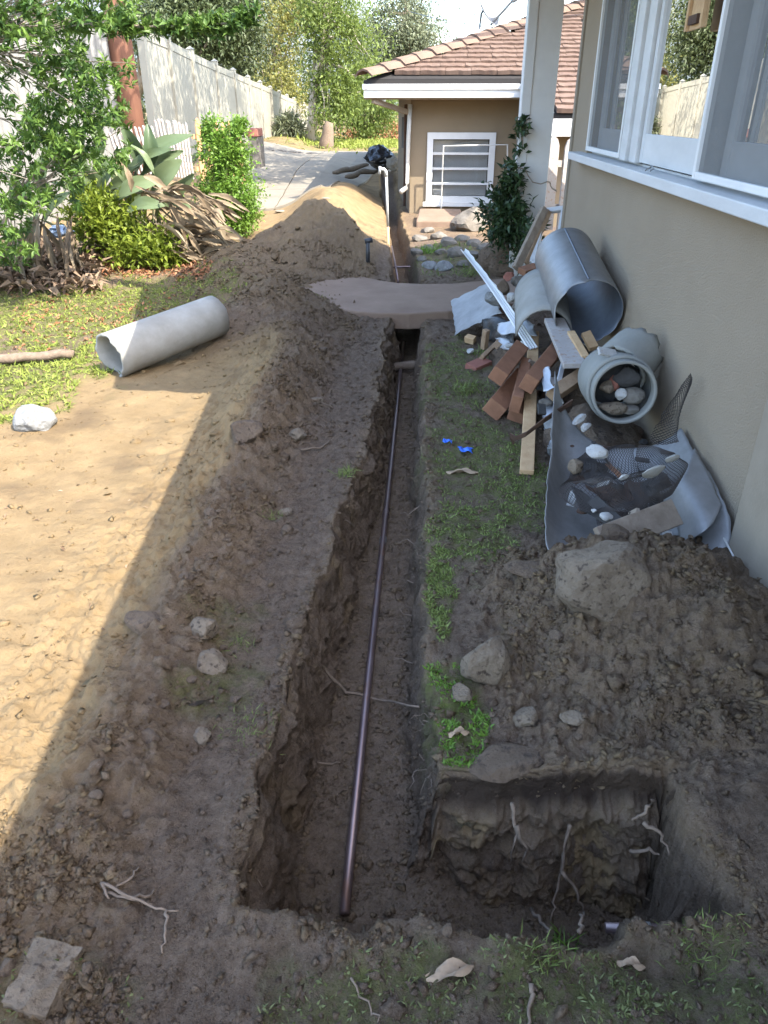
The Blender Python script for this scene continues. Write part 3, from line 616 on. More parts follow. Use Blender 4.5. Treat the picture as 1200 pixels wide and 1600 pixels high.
# roof with eave, and the porch gable beyond it
def slab4(p, th): 
    p = [Vector(q) for q in p]; V = [q for q in p] + [q - Vector((0, 0, th)) for q in p]
    return V, [(0, 1, 2, 3), (7, 6, 5, 4), (0, 4, 5, 1), (1, 5, 6, 2), (2, 6, 7, 3), (3, 7, 4, 0)]
mk('roof', *join(slab4([(1.15, -4, 2.80), (1.0, -.4, 2.80), (6, -.4, 4.55), (6, -4, 4.55)], .12), slab4([(1.0, -.4, 2.80), (.66, 2.86, 2.80), (6, 2.86, 4.55), (6, -.4, 4.55)], .12)), MAT['tile'], house)
mk('porch_roof', *join(slab4([(.0, 2.89, 2.78), (.0, 5.4, 4.03), (6, 5.4, 4.03), (6, 2.89, 2.78)][::-1], .1), slab4([(.0, 5.401, 4.03), (.0, 8.65, 2.78), (6, 8.65, 2.78), (6, 5.401, 4.03)][::-1], .1), ([(.06, 3.0, 2.75), (.06, 8.1, 2.75), (.06, 5.4, 3.95), (.10, 3.0, 2.75), (.10, 8.1, 2.75), (.10, 5.4, 3.95)], [(0, 1, 2), (5, 4, 3), (0, 3, 4, 1)])), MAT['tile'], house)
# porch post: a boxed column with a raised narrow board
pc = aty(838, 200, 8.25); px0, px1 = pc.x - .17, pc.x + .15
post = root('porch_post', (pc.x, 8.3, 0), 'white boxed porch post beside the house corner', 'post')
bev(mk('column', *box(px0 + .09, px1, 8.2, 8.4, -.1, 2.62), MAT['white_paint'], post), .005)
bev(mk('face_board', *box(px0, px0 + .088, 8.185, 8.39, -.1, 2.62), MAT['white_paint'], post), .005)
bev(mk('cap', *box(px0 - .03, px1 + .03, 8.15, 8.42, 2.62, 2.68), MAT['white_paint'], post), .005)
# hanging wood piece seen at the glass
orn = root('hanging_ornament', atx(1090, 20, WX - .03), 'pale wooden ornament hanging in the centre window pane', 'ornament')
a = atx(1073, 50, WX - .03); b = atx(1098, 52, WX - .03)
bev(mk('back_panel', *box(WX - .03, WX - .018, b.y, a.y, a.z, a.z + .36), MAT['fresh_wood'], orn), .004)
mk('side_rail', *box(WX - .045, WX - .031, b.y, b.y + .03, a.z - .0, a.z + .36), MAT['fresh_wood'], orn)
mk('side_rail', *box(WX - .045, WX - .031, a.y - .03, a.y, a.z - .0, a.z + .36), MAT['fresh_wood'], orn)
mk('clip', *box(WX - .05, WX - .031, b.y + .06, a.y - .06, a.z + .02, a.z + .055), MAT['rust'], orn)
mk('cord', *tube([(WX - .024, (a.y + b.y) / 2, a.z + .36), (WX - .02, (a.y + b.y) / 2, 2.54)], .002, 5), MAT['rust'], orn)
hk = atx(1018, 247, WX - .06); hk.z = 1.322
mk('bent_wire', *tube([hk + Vector(v) for v in ((0, .08, 0), (0, .03, .012), (.005, 0, .02), (-.01, -.05, .03), (.0, -.07, .02), (.012, -.03, .016), (.01, .02, .0))], .004, 6), MAT['galvanised'], label='short bent wire lying on the white window sill', cat='wire')
# wire round the base board
mk('cable', *tube([(WX - .055, 2.49, .17), (WX - .057, 2.3, .15), (WX - .058, 2.1, .165), (WX - .058, 1.8, .2)], .004, 6), MAT['pvc'], label='thin pale cable tacked round the base of the stucco house', cat='cable')

# ================================================================== THE FAR HOUSE
FY = 13.9; fx0 = aty(641, 250, FY).x; fz0 = .05; ez = 1.955
far = root('far_house', (fx0, FY, fz0), 'small tan stucco house with brown tiled hip roof at the trench end', 'house')
wx0, wx1 = aty(668, 210, FY).x, aty(775, 210, FY).x; wz1 = aty(700, 207, FY).z; wz0 = aty(700, 320, FY).z
RX = 4.2
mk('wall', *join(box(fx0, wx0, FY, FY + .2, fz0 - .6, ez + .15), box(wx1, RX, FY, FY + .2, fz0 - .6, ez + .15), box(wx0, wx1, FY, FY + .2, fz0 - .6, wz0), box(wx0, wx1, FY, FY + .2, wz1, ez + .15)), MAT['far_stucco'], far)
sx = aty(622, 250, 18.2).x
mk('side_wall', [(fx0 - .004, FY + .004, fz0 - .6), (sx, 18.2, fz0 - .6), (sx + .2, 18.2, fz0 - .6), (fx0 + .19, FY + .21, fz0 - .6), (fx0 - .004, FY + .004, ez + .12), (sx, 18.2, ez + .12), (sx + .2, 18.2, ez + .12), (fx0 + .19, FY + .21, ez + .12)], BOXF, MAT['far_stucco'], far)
mk('pane_backing', *box(wx0 + .11, wx1 - .11, FY + .11, FY + .115, wz0 + .145, wz1 - .12), MAT['pane_backing'], far)  # pale sheet added close behind the panes to lighten them
mk('room', *join(box(wx0 - .3, wx1 + .3, FY + 1.2, FY + 1.25, -.3, 1.9), box(wx0 - .3, wx1 + .3, FY + .21, FY + 1.2, -.3, -.25)), MAT['interior'], far)
win = mk('window', *join(box(wx0, wx1, FY - .04, FY + .08, wz1 - .10, wz1), box(wx0, wx1, FY - .04, FY + .08, wz0, wz0 + .14), box(wx0, wx0 + .10, FY - .04, FY + .08, wz0 + .14, wz1 - .10), box(wx1 - .10, wx1, FY - .04, FY + .08, wz0 + .14, wz1 - .10)), MAT['white_paint'], far)
bev(mk('sill', *box(wx0 - .05, wx1 + .05, FY - .10, FY - .042, wz0 - .02, wz0 + .05), MAT['white_paint'], win), .004)
zz = [wz0 + .14] + [aty(700, q, FY).z for q in (287, 263.5, 240)] + [wz1 - .10]
for i in range(4):
    if i: mk('muntin', *box(wx0 + .10, wx1 - .10, FY - .01, FY + .04, zz[i] - .018, zz[i] + .018), MAT['white_paint'], win)
    mk('pane', *box(wx0 + .10, wx1 - .10, FY + .045, FY + .05, zz[i] + .019, zz[i + 1] - .019), MAT['far_glass'], win)
# roof: front slope falling from the hip, carried lower on the right
ecx = aty(570, 120, FY - .65).x; EY = FY - .65; EZ = ez + .095; SL = .335
def rz(y): return EZ + (y - EY) * SL
brk = aty(817, 120, EY).x                                # where the eave steps down
LY = EY - 1.4                                            # lower eave on the right
RXE = 7.0; TOPY = EY + 6
dk = [(ecx + .03, EY + .02), (brk, EY + .02), (brk + .003, LY + .02), (RXE, LY + .02), (RXE, TOPY), (ecx + (TOPY - EY), TOPY)]
mk('roof_deck', [(x, y, rz(y) - .02) for x, y in dk] + [(x, y, rz(y) - .07) for x, y in dk], [tuple(range(6)), tuple(range(11, 5, -1))] + [(i, i + 6, (i + 1) % 6 + 6, (i + 1) % 6) for i in range(6)], MAT['dark_edge'], far)
mk('left_slope', *slab4([(ecx, EY + .05, rz(EY) - .03), (ecx + 5.9, TOPY - .05, rz(TOPY) - .03), (ecx + 5.9, TOPY + 4, rz(TOPY) - .03), (ecx - .6, TOPY + 4, rz(EY) - .03)], .05), MAT['tile'], far)
bev(mk('fascia', *join(box(ecx - .02, brk - .01, EY + .0, EY + .03, EZ - .27, EZ - .09), box(ecx - .04, brk - .01, EY - .03, EY - .002, EZ - .16, EZ - .085)), MAT['white_paint'], far), .004)
mk('fascia', *box(brk + .02, RXE, LY + .0, LY + .03, rz(LY) - .30, rz(LY) - .08), MAT['white_paint'], far)
mk('drip_edge', *box(ecx - .02, brk - .01, EY + .012, EY + .05, EZ - .085, EZ - .03), MAT['dark_edge'], far)
mk('drip_edge', *box(brk + .02, RXE, LY + .012, LY + .05, rz(LY) - .08, rz(LY) - .03), MAT['dark_edge'], far)
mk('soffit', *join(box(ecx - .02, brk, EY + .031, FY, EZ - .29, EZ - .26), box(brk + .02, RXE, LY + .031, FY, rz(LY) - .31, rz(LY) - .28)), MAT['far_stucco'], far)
mk('side_fascia', *box(ecx - .02, ecx + .02, EY + .06, EY + 6, EZ - .27, EZ - .09), MAT['white_paint'], far)
mk('eave_bracket', *join(beam((ecx + .12, EY + .08, EZ - .31), (fx0 - .02, FY - .05, EZ - .48), .07, .07)), MAT['trim_paint'], far)
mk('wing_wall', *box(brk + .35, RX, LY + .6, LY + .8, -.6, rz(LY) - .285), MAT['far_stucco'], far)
# tiles: courses of uneven shakes, each tile its own piece
def tile_mesh(i, wd, ln, th, sag=.0):
    rs = random.Random(i); n = 6; V = []; F = []
    for r, y in enumerate((0, ln)):
        for j in range(n + 1):
            x = -wd / 2 + wd * j / n; w_ = .003 * math.sin(j * 1.7 + i) + rs.uniform(-.003, .003)
            yy = y + (rs.uniform(-.008, .008) if r == 0 else 0)
            V += [(x, yy, th * (1.0 if r == 0 else .35) + w_), (x, yy, -.004)]
    m_ = (n + 1) * 2
    for j in range(n):
        a = 2 * j; F += [(a, a + 2, a + m_ + 2, a + m_), (a, a + 1, a + 3, a + 2)]
    F += [(0, m_, m_ + 1, 1), (2 * n, 2 * n + 1, m_ + 2 * n + 1, m_ + 2 * n)]
    me = bpy.data.meshes.new('tile'); me.from_pydata(V, [], F); me.update(); return me
TW, TE = .40, .235
tms = [tile_mesh(i, TW - .006, TE * 1.25, .055) for i in range(8)]
for i, t_ in enumerate(tms): t_.materials.append(MAT['tile' if i % 2 else 'tile_pale'])
ang = math.atan(SL); cy_ = math.cos(ang); rt_ = random.Random(5); ntile = 0; extra = []
row = 0; y = LY - .03
while y < EY + 4.6:
    off = rt_.uniform(0, TW); x = (ecx if y > EY - .04 else brk) - off
    while x < 6.6:
        x += TW; lo = ecx + (y - EY) + .05 if y > EY - .04 else brk + TW / 2
        if y > EY - .04 and x < lo + .1: continue
        if y <= EY - .04 and x < brk + TW * .5: continue
        q = Vector((x, y + rt_.uniform(-.008, .008), rz(y) + .004)) 
        hx = 600 + FPX * (q - Vector((0, 0, H))).dot(_r) / (q - Vector((0, 0, H))).dot(_f); hy = 800 - FPX * (q - Vector((0, 0, H))).dot(_u) / (q - Vector((0, 0, H))).dot(_f)
        if hx > 925 or hy < -12: continue
        o = bpy.data.objects.new('roof_tile', tms[rt_.randrange(8)]); COL.objects.link(o); o.parent = far
        o.location = q - Vector((fx0, FY, fz0)); o.rotation_euler = (ang, rt_.uniform(-.012, .012), rt_.uniform(-.012, .012)); ntile += 1
    y += TE * cy_; row += 1
print('roof tiles', ntile)
# hip tiles: folded caps overlapping up the hip
hipd = Vector((1, 1, SL)).normalized(); hs = Vector((1, -1, 0)).normalized()
def hip_mesh(i):
    rs = random.Random(90 + i); L_ = .44; V = []
    for y_, e in ((0, .03), (L_, .0)):
        for x_, z_ in ((-.19, -.045), (-.10, .03), (0, .055), (.10, .03), (.19, -.045)): V.append((x_ * (1.08 if y_ == 0 else .98), y_ + rs.uniform(-.01, .01), z_ + e))
    V += [(v[0], v[1] , v[2] - .03) for v in V[:5]]
    F = [(j, j + 1, j + 6, j + 5) for j in range(4)] + [(j, j + 10, j + 11, j + 1) for j in range(4)]
    me = bpy.data.meshes.new('hip_tile'); me.from_pydata(V, [], F); me.update(); me.materials.append(MAT['ridge_tile']); return me
hms = [hip_mesh(i) for i in range(4)]
M3 = Matrix((hs, hipd, hs.cross(hipd))).transposed()
c0 = Vector((ecx - .02, EY - .04, EZ + .04)); s_ = 0.0; i = 0
while s_ < 7:
    o = bpy.data.objects.new('hip_tile', hms[i % 4]); COL.objects.link(o); o.parent = far
    o.location = c0 + hipd * s_ - Vector((fx0, FY, fz0)); o.rotation_euler = (M3 @ Matrix.Rotation(random.uniform(-.03, .03), 3, 'X')).to_euler(); s_ += .36; i += 1
# rain pipe, conduit and meter on the side
dp = aty(637, 170, FY - .12)
mk('rain_pipe', *tube([aty(641, 163, FY - .09), aty(638, 220, FY - .08), aty(636.5, 286, FY - .08), aty(634.5, 294, FY - .12), aty(626, 300, FY - .2)], [.036, .036, .036, .038, .042], 10), MAT['pvc'], far, True)
mk('meter_box', *box(fx0 - .19, fx0 - .01, FY + 1.2, FY + 1.5, 1.0, 1.5), MAT['meter'], far)
mk('conduit', *tube([(fx0 - .12, FY + 1.1, -.2), (fx0 - .12, FY + 1.1, 1.7)], .025, 8), MAT['rust'], far)
# dish and mast on its roof
dc = aty(764, 8, 16.8)
dish = root('satellite_dish', aty(750, 40, 16.8), 'grey satellite dish on a mast above the brown tiled roof', 'satellite dish')
V = []; F = []; ax = Vector((.55, -.35, .35)).normalized(); e1 = ax.cross(Vector((0, 0, 1))).normalized(); e2 = e1.cross(ax)
for i in range(7):
    for j in range(24):
        rr = i / 6; an = j * math.pi / 12; V.append(dc + (e1 * math.cos(an) * .30 + e2 * math.sin(an) * .36) * rr - ax * .10 * (1 - rr * rr))
for i in range(6):
    for j in range(24): j2 = (j + 1) % 24; F.append((i * 24 + j, i * 24 + j2, i * 24 + 24 + j2, i * 24 + 24 + j))
ds = mk('reflector', V, F, MAT['dish_grey'], dish, True); sm = ds.modifiers.new('t', 'SOLIDIFY'); sm.thickness = .012
mk('mast', *tube([aty(749, 46, 16.8), aty(752, 22, 16.8), dc - ax * .12], .025, 8), MAT['galvanised'], dish)
mk('feed_arm', *tube([dc + Vector((.05, -.02, -.32)), aty(800, 2, 16.6)], .022, 8), MAT['galvanised'], dish)
mk('feed_horn', *tube([aty(800, 2, 16.6), aty(806, -3, 16.6)], [.04, .06], 8), MAT['dish_grey'], dish)
mk('utility_wire', *tube(wob(aty(820, 48, 24), aty(640, 18, 40), 10, .01, 3, .1), .014, 5), MAT['black_plastic'], label='thin dark cable crossing the sky left of the dish', cat='wire')
mk('utility_wire', *tube(wob(aty(427, -10, 34), aty(505, 60, 44), 8, .01, 5, .2), .022, 5), MAT['black_plastic'], label='dark overhead cable sagging before the yellow tree', cat='wire')
# white wire frame standing before the window
Yw = FY - .35
mk('wire_frame', *join(tube([aty(689, 326, Yw), aty(693, 228, Yw), aty(741, 227, Yw), aty(793, 226, Yw), aty(792, 330, Yw)], .014, 6)), MAT['pvc'], label='thin white rod frame standing before the far window', cat='frame')

# ================================================================== FENCES ON THE LEFT
def along(px, X0=4.06):                                   # the vinyl fence runs along the view direction, X0 to the left
    d = FPX * X0 / (600 - px); return d
def fpt(px, py): d = along(px); return Vector((0, 0, H)) + ray(px, py) * d
fpx = [218, 260, 297, 335, 364, 387, 406, 422, 436, 448, 459, 468, 476, 483, 489]
ftop = [38, 57, 77, 96, 109, 120, 128, 136, 143, 149, 153.5, 158, 161, 164, 167]
tops = [fpt(a, b) for a, b in zip(fpx, ftop)]
vf = root('vinyl_fence', (tops[0].x, tops[0].y, tops[0].z - 1.85), 'long cream vinyl privacy fence receding along the left side', 'fence')
for i, p in enumerate(tops):
    b = Vector((p.x, p.y, p.z - 2.0))
    po = mk('post', *box(p.x - .065, p.x + .065, p.y - .065, p.y + .065, p.z - 2.1, p.z), MAT['vinyl'], vf); bev(po, .006)
    mk('post_cap', [(p.x - .08, p.y - .08, p.z + .001), (p.x + .08, p.y - .08, p.z + .001), (p.x + .08, p.y + .08, p.z + .001), (p.x - .08, p.y + .08, p.z + .001), (p.x, p.y, p.z + .06)], [(3, 2, 1, 0), (0, 1, 4), (1, 2, 4), (2, 3, 4), (3, 0, 4)], MAT['vinyl'], po)
    if i + 1 < len(tops):
        q = tops[i + 1]; a = p + (q - p) * .03; c = q - (q - p) * .03
        n = 14; bx = []
        for j in range(n):                               # tongue and groove boards with a groove between
            u = a.lerp(c, j / n) + (c - a) / n * .04; v = a.lerp(c, (j + 1) / n) - (c - a) / n * .04
            bx.append(([(u.x - .012, u.y, u.z - 2.0), (v.x - .012, v.y, v.z - 2.0), (v.x + .016, v.y, v.z - 2.0), (u.x + .016, u.y, u.z - 2.0), (u.x - .012, u.y, u.z - .12), (v.x - .012, v.y, v.z - .12), (v.x + .016, v.y, v.z - .12), (u.x + .016, u.y, u.z - .12)], BOXF))
        mk('panel', *join(*bx), MAT['vinyl'], vf)
        mk('top_rail', *beam(a - Vector((0, 0, .13)), c - Vector((0, 0, .13)), .06, .14), MAT['vinyl'], vf)
        mk('bottom_rail', *beam(a - Vector((0, 0, 1.75)), c - Vector((0, 0, 1.75)), .06, .14), MAT['vinyl'], vf)
# brown timber post and corrugated panels nearer
bp0 = fpt(186, 40); bp0 = Vector((bp0.x, bp0.y, 0))
bd = bp0.y
mk('timber_post', *join(tube([(bp0.x - .0, bd, -.1), (bp0.x - .02, bd, 2.2), (bp0.x - .05, bd, 6.0)], [.20, .19, .17], 10)), MAT['brown_post'], smooth=True, label='thick reddish brown timber utility pole at the near end of the vinyl fence', cat='pole')
cf = root('corrugated_fence', (bp0.x - 1.5, bd - 1, .2), 'white corrugated metal fence left of the brown pole', 'fence')
n = 160; V = []; F = []; A_ = Vector((bp0.x - .15, bd - .1, 0)); B_ = Vector((bp0.x - 1.6, bd - 5.5, 0)); nn = (B_ - A_).cross(Vector((0, 0, 1))).normalized()
for i in range(n + 1):
    p = A_.lerp(B_, i / n) + nn * .025 * math.sin(i * math.pi / 2.0); V += [(p.x, p.y, -.2), (p.x, p.y, 2.75)]
    if i: F.append((2 * i - 2, 2 * i, 2 * i + 1, 2 * i - 1))
cs = mk('sheet', V, F, MAT['corrugated'], cf, True)
mk('cap_rail', *beam(A_ + Vector((0, 0, 2.77)), B_ + Vector((0, 0, 2.77)), .10, .05), MAT['corrugated'], cf)
# old picket fence: leaning white stretches and fresh tan pickets
def picket(x, y, z, wd, h, nrm, lean, tip, side_lean=0.0):
    """flat board with a pointed or rounded tip, standing across nrm"""
    sx = Vector((-nrm.y, nrm.x, 0)).normalized(); up = (Vector((0, 0, 1)) + nrm * lean + sx * side_lean).normalized(); b = Vector((x, y, z)); th = .02
    prof = [(-.5, 0), (.5, 0), (.5, 1 - tip), (.34, 1 - tip * .35), (0, 1), (-.34, 1 - tip * .35), (-.5, 1 - tip)]
    V = [b + sx * (u * wd) + up * (v * h) + nrm * s for s in (-th / 2, th / 2) for u, v in prof]
    F = [tuple(range(6, -1, -1)), tuple(range(7, 14))] + [(i, (i + 1) % 7, (i + 1) % 7 + 7, i + 7) for i in range(7)]
    return V, F
def run_pickets(rt, p0, p1, n, wd, h, m, lean, tip, sl=(0, 0)):
    p0 = Vector(p0); p1 = Vector(p1); nrm = (p1 - p0).cross(Vector((0, 0, 1))).normalized()
    for i in range(n):
        p = p0.lerp(p1, (i + .5) / n); s = sl[0] + (sl[1] - sl[0]) * i / max(1, n - 1)
        mk('picket', *picket(p.x, p.y, p.z, wd, h * random.uniform(.97, 1.03), nrm, lean + random.uniform(-.02, .02), tip, s + random.uniform(-.02, .02)), m, rt)
    for f_ in (.25, .72): mk('rail', *beam(p0 + Vector((0, 0, h * f_)) - nrm * .035 + nrm * lean * h * f_, p1 + Vector((0, 0, h * f_)) - nrm * .035 + nrm * lean * h * f_, .035, .07), m, rt)
for nm, (xa, ya, Ya), (xb, yb, Yb), n, tp, sl, lb in (
        ('a', (188, 268, 11.2), (216, 268, 11.6), 5, 205, (-.30, -.22), 'short leaning stretch of weathered white pickets beside the brown pole'),
        ('b', (214, 272, 11.6), (256, 272, 12.1), 7, 194, (-.22, -.12), 'leaning white pickets with a red smear, middle of the old fence'),
        ('c', (258, 275, 12.1), (304, 280, 12.8), 10, 183, (-.16, 0.0), 'close set whitish pickets behind the bright green shrub')):
    p0 = aty(xa, ya, Ya); p1 = aty(xb, yb, Yb); h = aty(xa, tp, Ya).z - p0.z
    rt = root('picket_fence', p0, lb, 'fence'); run_pickets(rt, p0, p1, n, .036, h, MAT['picket_white'], 0, .05, sl)
p0 = aty(312, 290, 12.8); p1 = aty(386, 290, 14.2); h = aty(325, 182, 13.0).z - p0.z
rt = root('picket_fence', p0, 'fresh tan wooden pickets with rounded tips rising behind the bright shrub', 'fence')
run_pickets(rt, p0, p1, 6, .13, h, MAT['picket_tan'], 0, .12)
# brick pier past them
bc = aty(398, 236, 16.0); tz = aty(398, 206, 16.0).z
pier = root('brick_pier', bc, 'low grey block pier with dark red brick cap at the driveway edge', 'pier')
mk('block_base', *box(bc.x - .09, bc.x + .09, 15.9, 16.5, bc.z - .3, tz - .085), MAT['garden_stone'], pier)
for i in range(2): bev(mk('cap_brick', *box(bc.x - .11, bc.x + .11, 15.86 + i * .27, 16.11 + i * .27, tz - .08, tz + .05 + .01 * (i % 2)), MAT['brick_red'], pier), .01)
# white pickets to the right, between post and house corner
rp0 = aty(846, 318, 9.6); rp1 = aty(905, 318, 9.9); h = aty(860, 212, 9.7).z - rp0.z
rt = root('picket_fence', rp0, 'grey white shaped pickets seen between the porch post and the house corner', 'fence')
run_pickets(rt, rp0 + Vector((0, 0, -.3)), rp1 + Vector((.1, 0, -.3)), 3, .16, h + .3, MAT['picket_white'], 0, .10)

# ================================================================== TREES AND FAR SETTING
def blob(n, c, r, clumps, spread, seed, hollow=0.5):
    g = np.random.default_rng(seed); u = g.standard_normal((clumps, 3)); u /= np.linalg.norm(u, axis=1, keepdims=True)
    u *= (hollow + (1 - hollow) * g.random((clumps, 1))) ; C_ = np.array(c) + u * np.array(r)
    sz = spread * (0.5 + g.random(clumps)); k = g.integers(0, clumps, n); o = g.standard_normal((n, 3)) * np.array([1, 1, .7])
    P = C_[k] + o * sz[k][:, None] * .6
    D = P - np.array(c) ; D = D / (np.linalg.norm(D, axis=1, keepdims=True) + 1e-6) + 1.2 * g.standard_normal((n, 3)) + np.array([0, 0, -.1])
    tone = g.random(clumps); return P, D, C_, np.clip(tone[k] * .6 + .4 * g.random(n), 0, 1)
def tree(name, base, top, trunk_r, blobs, leaf, lw, m, bark, label, nb=6, group=None, cat='tree', bend=.3, seed=1):
    base = Vector(base); top = Vector(top); rt = root(name, base, label, cat, group)
    line = wob(base, top, 8, bend, seed); mk('trunk', *tube(line, [trunk_r * (1 - .75 * i / 8) for i in range(9)], 9), MAT[bark], rt, True)
    Ps = []; Ds = []; Rs = []
    for bi, (n, c, r, cl, sp) in enumerate(blobs):
        P, D, C_, t = blob(n, c, r, cl, sp, seed * 31 + bi); Ps.append(P); Ds.append(D); Rs.append(t)
        for j in range(min(nb, len(C_))):
            s = line[3 + (j + bi) % 5]; e = Vector(C_[j]); mk('branch', *tube(wob(s, e, 5, .15 * (e - s).length, seed + j + bi * 9), [trunk_r * .34 * (1 - .16 * i) for i in range(6)], 6), MAT[bark], rt, True)
    P = np.concatenate(Ps); n = len(P)
    leaves('crown', P, np.concatenate(Ds), leaf * (.6 + .8 * RNG.random(n)), lw * (.6 + .8 * RNG.random(n)), MAT[m], rt, loc=tuple(base), rnd=np.concatenate(Rs))
    return rt
def bl(n, px, py, Y, rpx, rpy, depth, cl, sp): c = aty(px, py, Y); k = (Vector(c) - Vector((0, 0, H))).dot(_f) / FPX; return (n, tuple(c), (rpx * k, depth, rpy * k), cl, sp)
def gp(px, Y): p = aty(px, 300, Y); return Vector((p.x, Y, float(top_h(p.x, Y)) - .1))
tree('oak_tree', gp(270, 30) + Vector((-2, 0, 0)), aty(290, 20, 30), .35, [bl(15000, 285, 45, 30, 75, 48, 1.6, 60, .9), bl(8000, 350, 70, 31, 55, 50, 1.5, 36, .8), bl(7000, 330, 0, 31, 70, 28, 1.5, 30, .8)], .16, .07, 'leaf_oak', 'bark', 'dark olive green oak standing behind the vinyl fence', seed=2)
tree('yellow_tree', gp(395, 40), aty(455, -20, 41), .22, [bl(3600, 430, 60, 40, 40, 70, 1.6, 46, .7), bl(3600, 425, 140, 39, 45, 40, 1.5, 36, .8), bl(3000, 470, 10, 41, 40, 30, 1.5, 24, .8)], .17, .08, 'leaf_yellow', 'bark', 'yellow green tree with a dark leaning trunk beyond the fence', seed=3)
tree('light_tree', gp(488, 30) , aty(524, -40, 30), .20, [bl(5200, 520, 60, 30, 42, 70, 1.2, 60, .5), bl(3000, 522, 150, 30, 26, 56, 1.2, 34, .5), bl(2800, 560, 100, 31, 36, 70, 1.2, 34, .6), bl(1600, 500, 5, 30, 44, 30, 1.2, 24, .6)], .15, .06, 'leaf_light', 'pale_bark', 'fresh green slender tree with pale trunk beside the fence end', bend=.25, seed=4)
tree('olive_tree', gp(640, 44), aty(635, -10, 44), .3, [bl(10000, 628, 40, 44, 50, 60, 2.0, 60, 1.0), bl(4500, 600, 110, 44, 50, 40, 2.0, 36, .9), bl(2500, 662, 62, 43, 26, 30, 1.0, 18, .7)], .20, .07, 'leaf_olive', 'bark', 'grey green willow leaved tree above the tiled roof hip', seed=5)
tree('green_bush', gp(575, 36), aty(580, 170, 36), .12, [bl(9000, 575, 170, 36, 50, 40, 1.6, 50, .6)], .14, .06, 'leaf_light', 'bark', 'bushy light green shrub at the far lawn edge', cat='bush', seed=6)
tree('garden_bush', gp(420, 30), aty(450, 195, 32), .05, [bl(900, 452, 202, 30, 15, 14, .5, 12, .3)], .35, .05, 'leaf_olive', 'bark', 'spiky pale green plant before the far fence', cat='bush', seed=8)
# split pale stump
st = gp(512, 27); mk('tree_stump', *tube([st + Vector((0, 0, -.1)), st + Vector((.02, 0, .3)), aty(513, 208, 27), aty(513, 198, 27), aty(515, 191, 27)], [.30, .24, .19, .17, .13], 9), MAT['root_wood'], smooth=True, label='thick broken stump on the far lawn beside the slender tree', cat='stump')
# trees further off, and the hill
P, D, C_, t = blob(16000, (-14, 58, 2.5), (22, 4, 4.5), 260, 1.6, 77, .2)
leaves('far_wood', P, D, .35, .16, MAT['leaf_oak'], loc=(0, 55, 0), rnd=t, label='hazy mass of far trees closing the view', cat='trees', kind='stuff')
P, D, C_, t = blob(3500, tuple(aty(600, 212, 40)), (2.6, 1.2, .35), 60, .5, 78, .1)
leaves('red_shrubs', P, D, .16, .09, MAT['red_litter'], loc=(0, 40, 0), rnd=t, label='low band of orange brown shrubs behind the far lawn', cat='shrubs', kind='stuff')
V = []; F = []
for i in range(41):
    x = -500 + 25 * i; V += [(x, 420, -5), (x, 520, (70 if x < -60 else max(6, 70 - (x + 60) * .8)) + 20 * mnoise.noise(Vector((x * .008, 2.2, 0))) + 9 * mnoise.noise(Vector((x * .03, 5, 0)))), (x, 640, -5)]
    if i: F += [(3 * i - 3, 3 * i, 3 * i + 1, 3 * i - 2), (3 * i - 2, 3 * i + 1, 3 * i + 2, 3 * i - 1)]
mk('hill', V, F, MAT['hill'], smooth=True, kind='structure')
# tall tree behind the far house whose high crown dapples the fence
tree('tall_tree', (6.2, 21, 0), (3.4, 16.5, 7.6), .3, [(4200, (-1.0, 12.5, 7.4), (1.9, 3.0, .9), 46, .42), (4400, (-.6, 17, 7.4), (2.6, 4.0, 1.0), 60, .45), (3200, (1.4, 15, 7.4), (1.6, 2.8, .8), 40, .42), (2600, (-1.6, 22, 8.0), (2.6, 3.0, 1.0), 44, .55)], .18, .08, 'leaf_light', 'bark', 'tall tree behind the far house, its crown above the picture', bend=.4, seed=9)

# ================================================================== PLANTS ON THE LEFT
def whorls(tips, dirs, n, L, Wd, spread=1.0):
    P = []; D = []
    for t, d in zip(tips, dirs):
        t = Vector(t); d = Vector(d).normalized(); a = d.cross(Vector((.3, .2, 1))).normalized(); b = d.cross(a)
        for i in range(n):
            an = 2.4 * i + random.uniform(-.4, .4); P.append(t - d * random.uniform(0, .05)); D.append(d * random.uniform(.2, 1.0) + (a * math.cos(an) + b * math.sin(an)) * spread)
    P = np.array([p[:] for p in P]); D = np.array([p[:] for p in D]); m = len(P)
    return P, D, L * (.65 + .6 * RNG.random(m)), Wd * (.7 + .5 * RNG.random(m))
sb = Vector((-4.7, 7.1, gz(-4.7, 7.1)))
shrub = root('leafy_shrub', sb, 'tall glossy green shrub filling the upper left corner', 'shrub')
tips = []; dirs = []; tn = []
regions = [((-260, 60, -60, 420), 460), ((-60, 215, -60, 52), 300), ((50, 130, 40, 110), 60), ((60, 205, 95, 150), 80), ((40, 160, 150, 235), 120), ((130, 205, 165, 205), 26), ((0, 125, 190, 330), 100), ((-100, 45, 320, 415), 60), ((95, 200, 225, 265), 40)]
for (a, b, c, d), n in regions:
    for _ in range(n):
        px = random.uniform(a, b); py = random.uniform(c, d); Y = random.uniform(6.3, 7.7)
        p = aty(px, py, Y); tips.append(p); dirs.append((random.gauss(.35, .7), random.gauss(-.3, .7), random.gauss(.45, .5)))
hubs = [sb + Vector((random.uniform(-.5, 1.0), random.uniform(-.5, .3), random.uniform(.8, 2.2))) for _ in range(16)]
for h_ in hubs: mk('branch', *tube(wob(sb + Vector((random.uniform(-.2, .2), random.uniform(-.2, .2), -.05)), h_, 6, .15, random.random() * 50), [.035 - .003 * i for i in range(7)], 6), MAT['bark'], shrub, True)
tw = []
for i in range(0, len(tips), 9):
    hb = min(hubs, key=lambda q: (q - tips[i]).length); tw.append(tube(wob(hb, tips[i], 4, .08, i), [.007, .006, .005, .004, .003], 4, False))
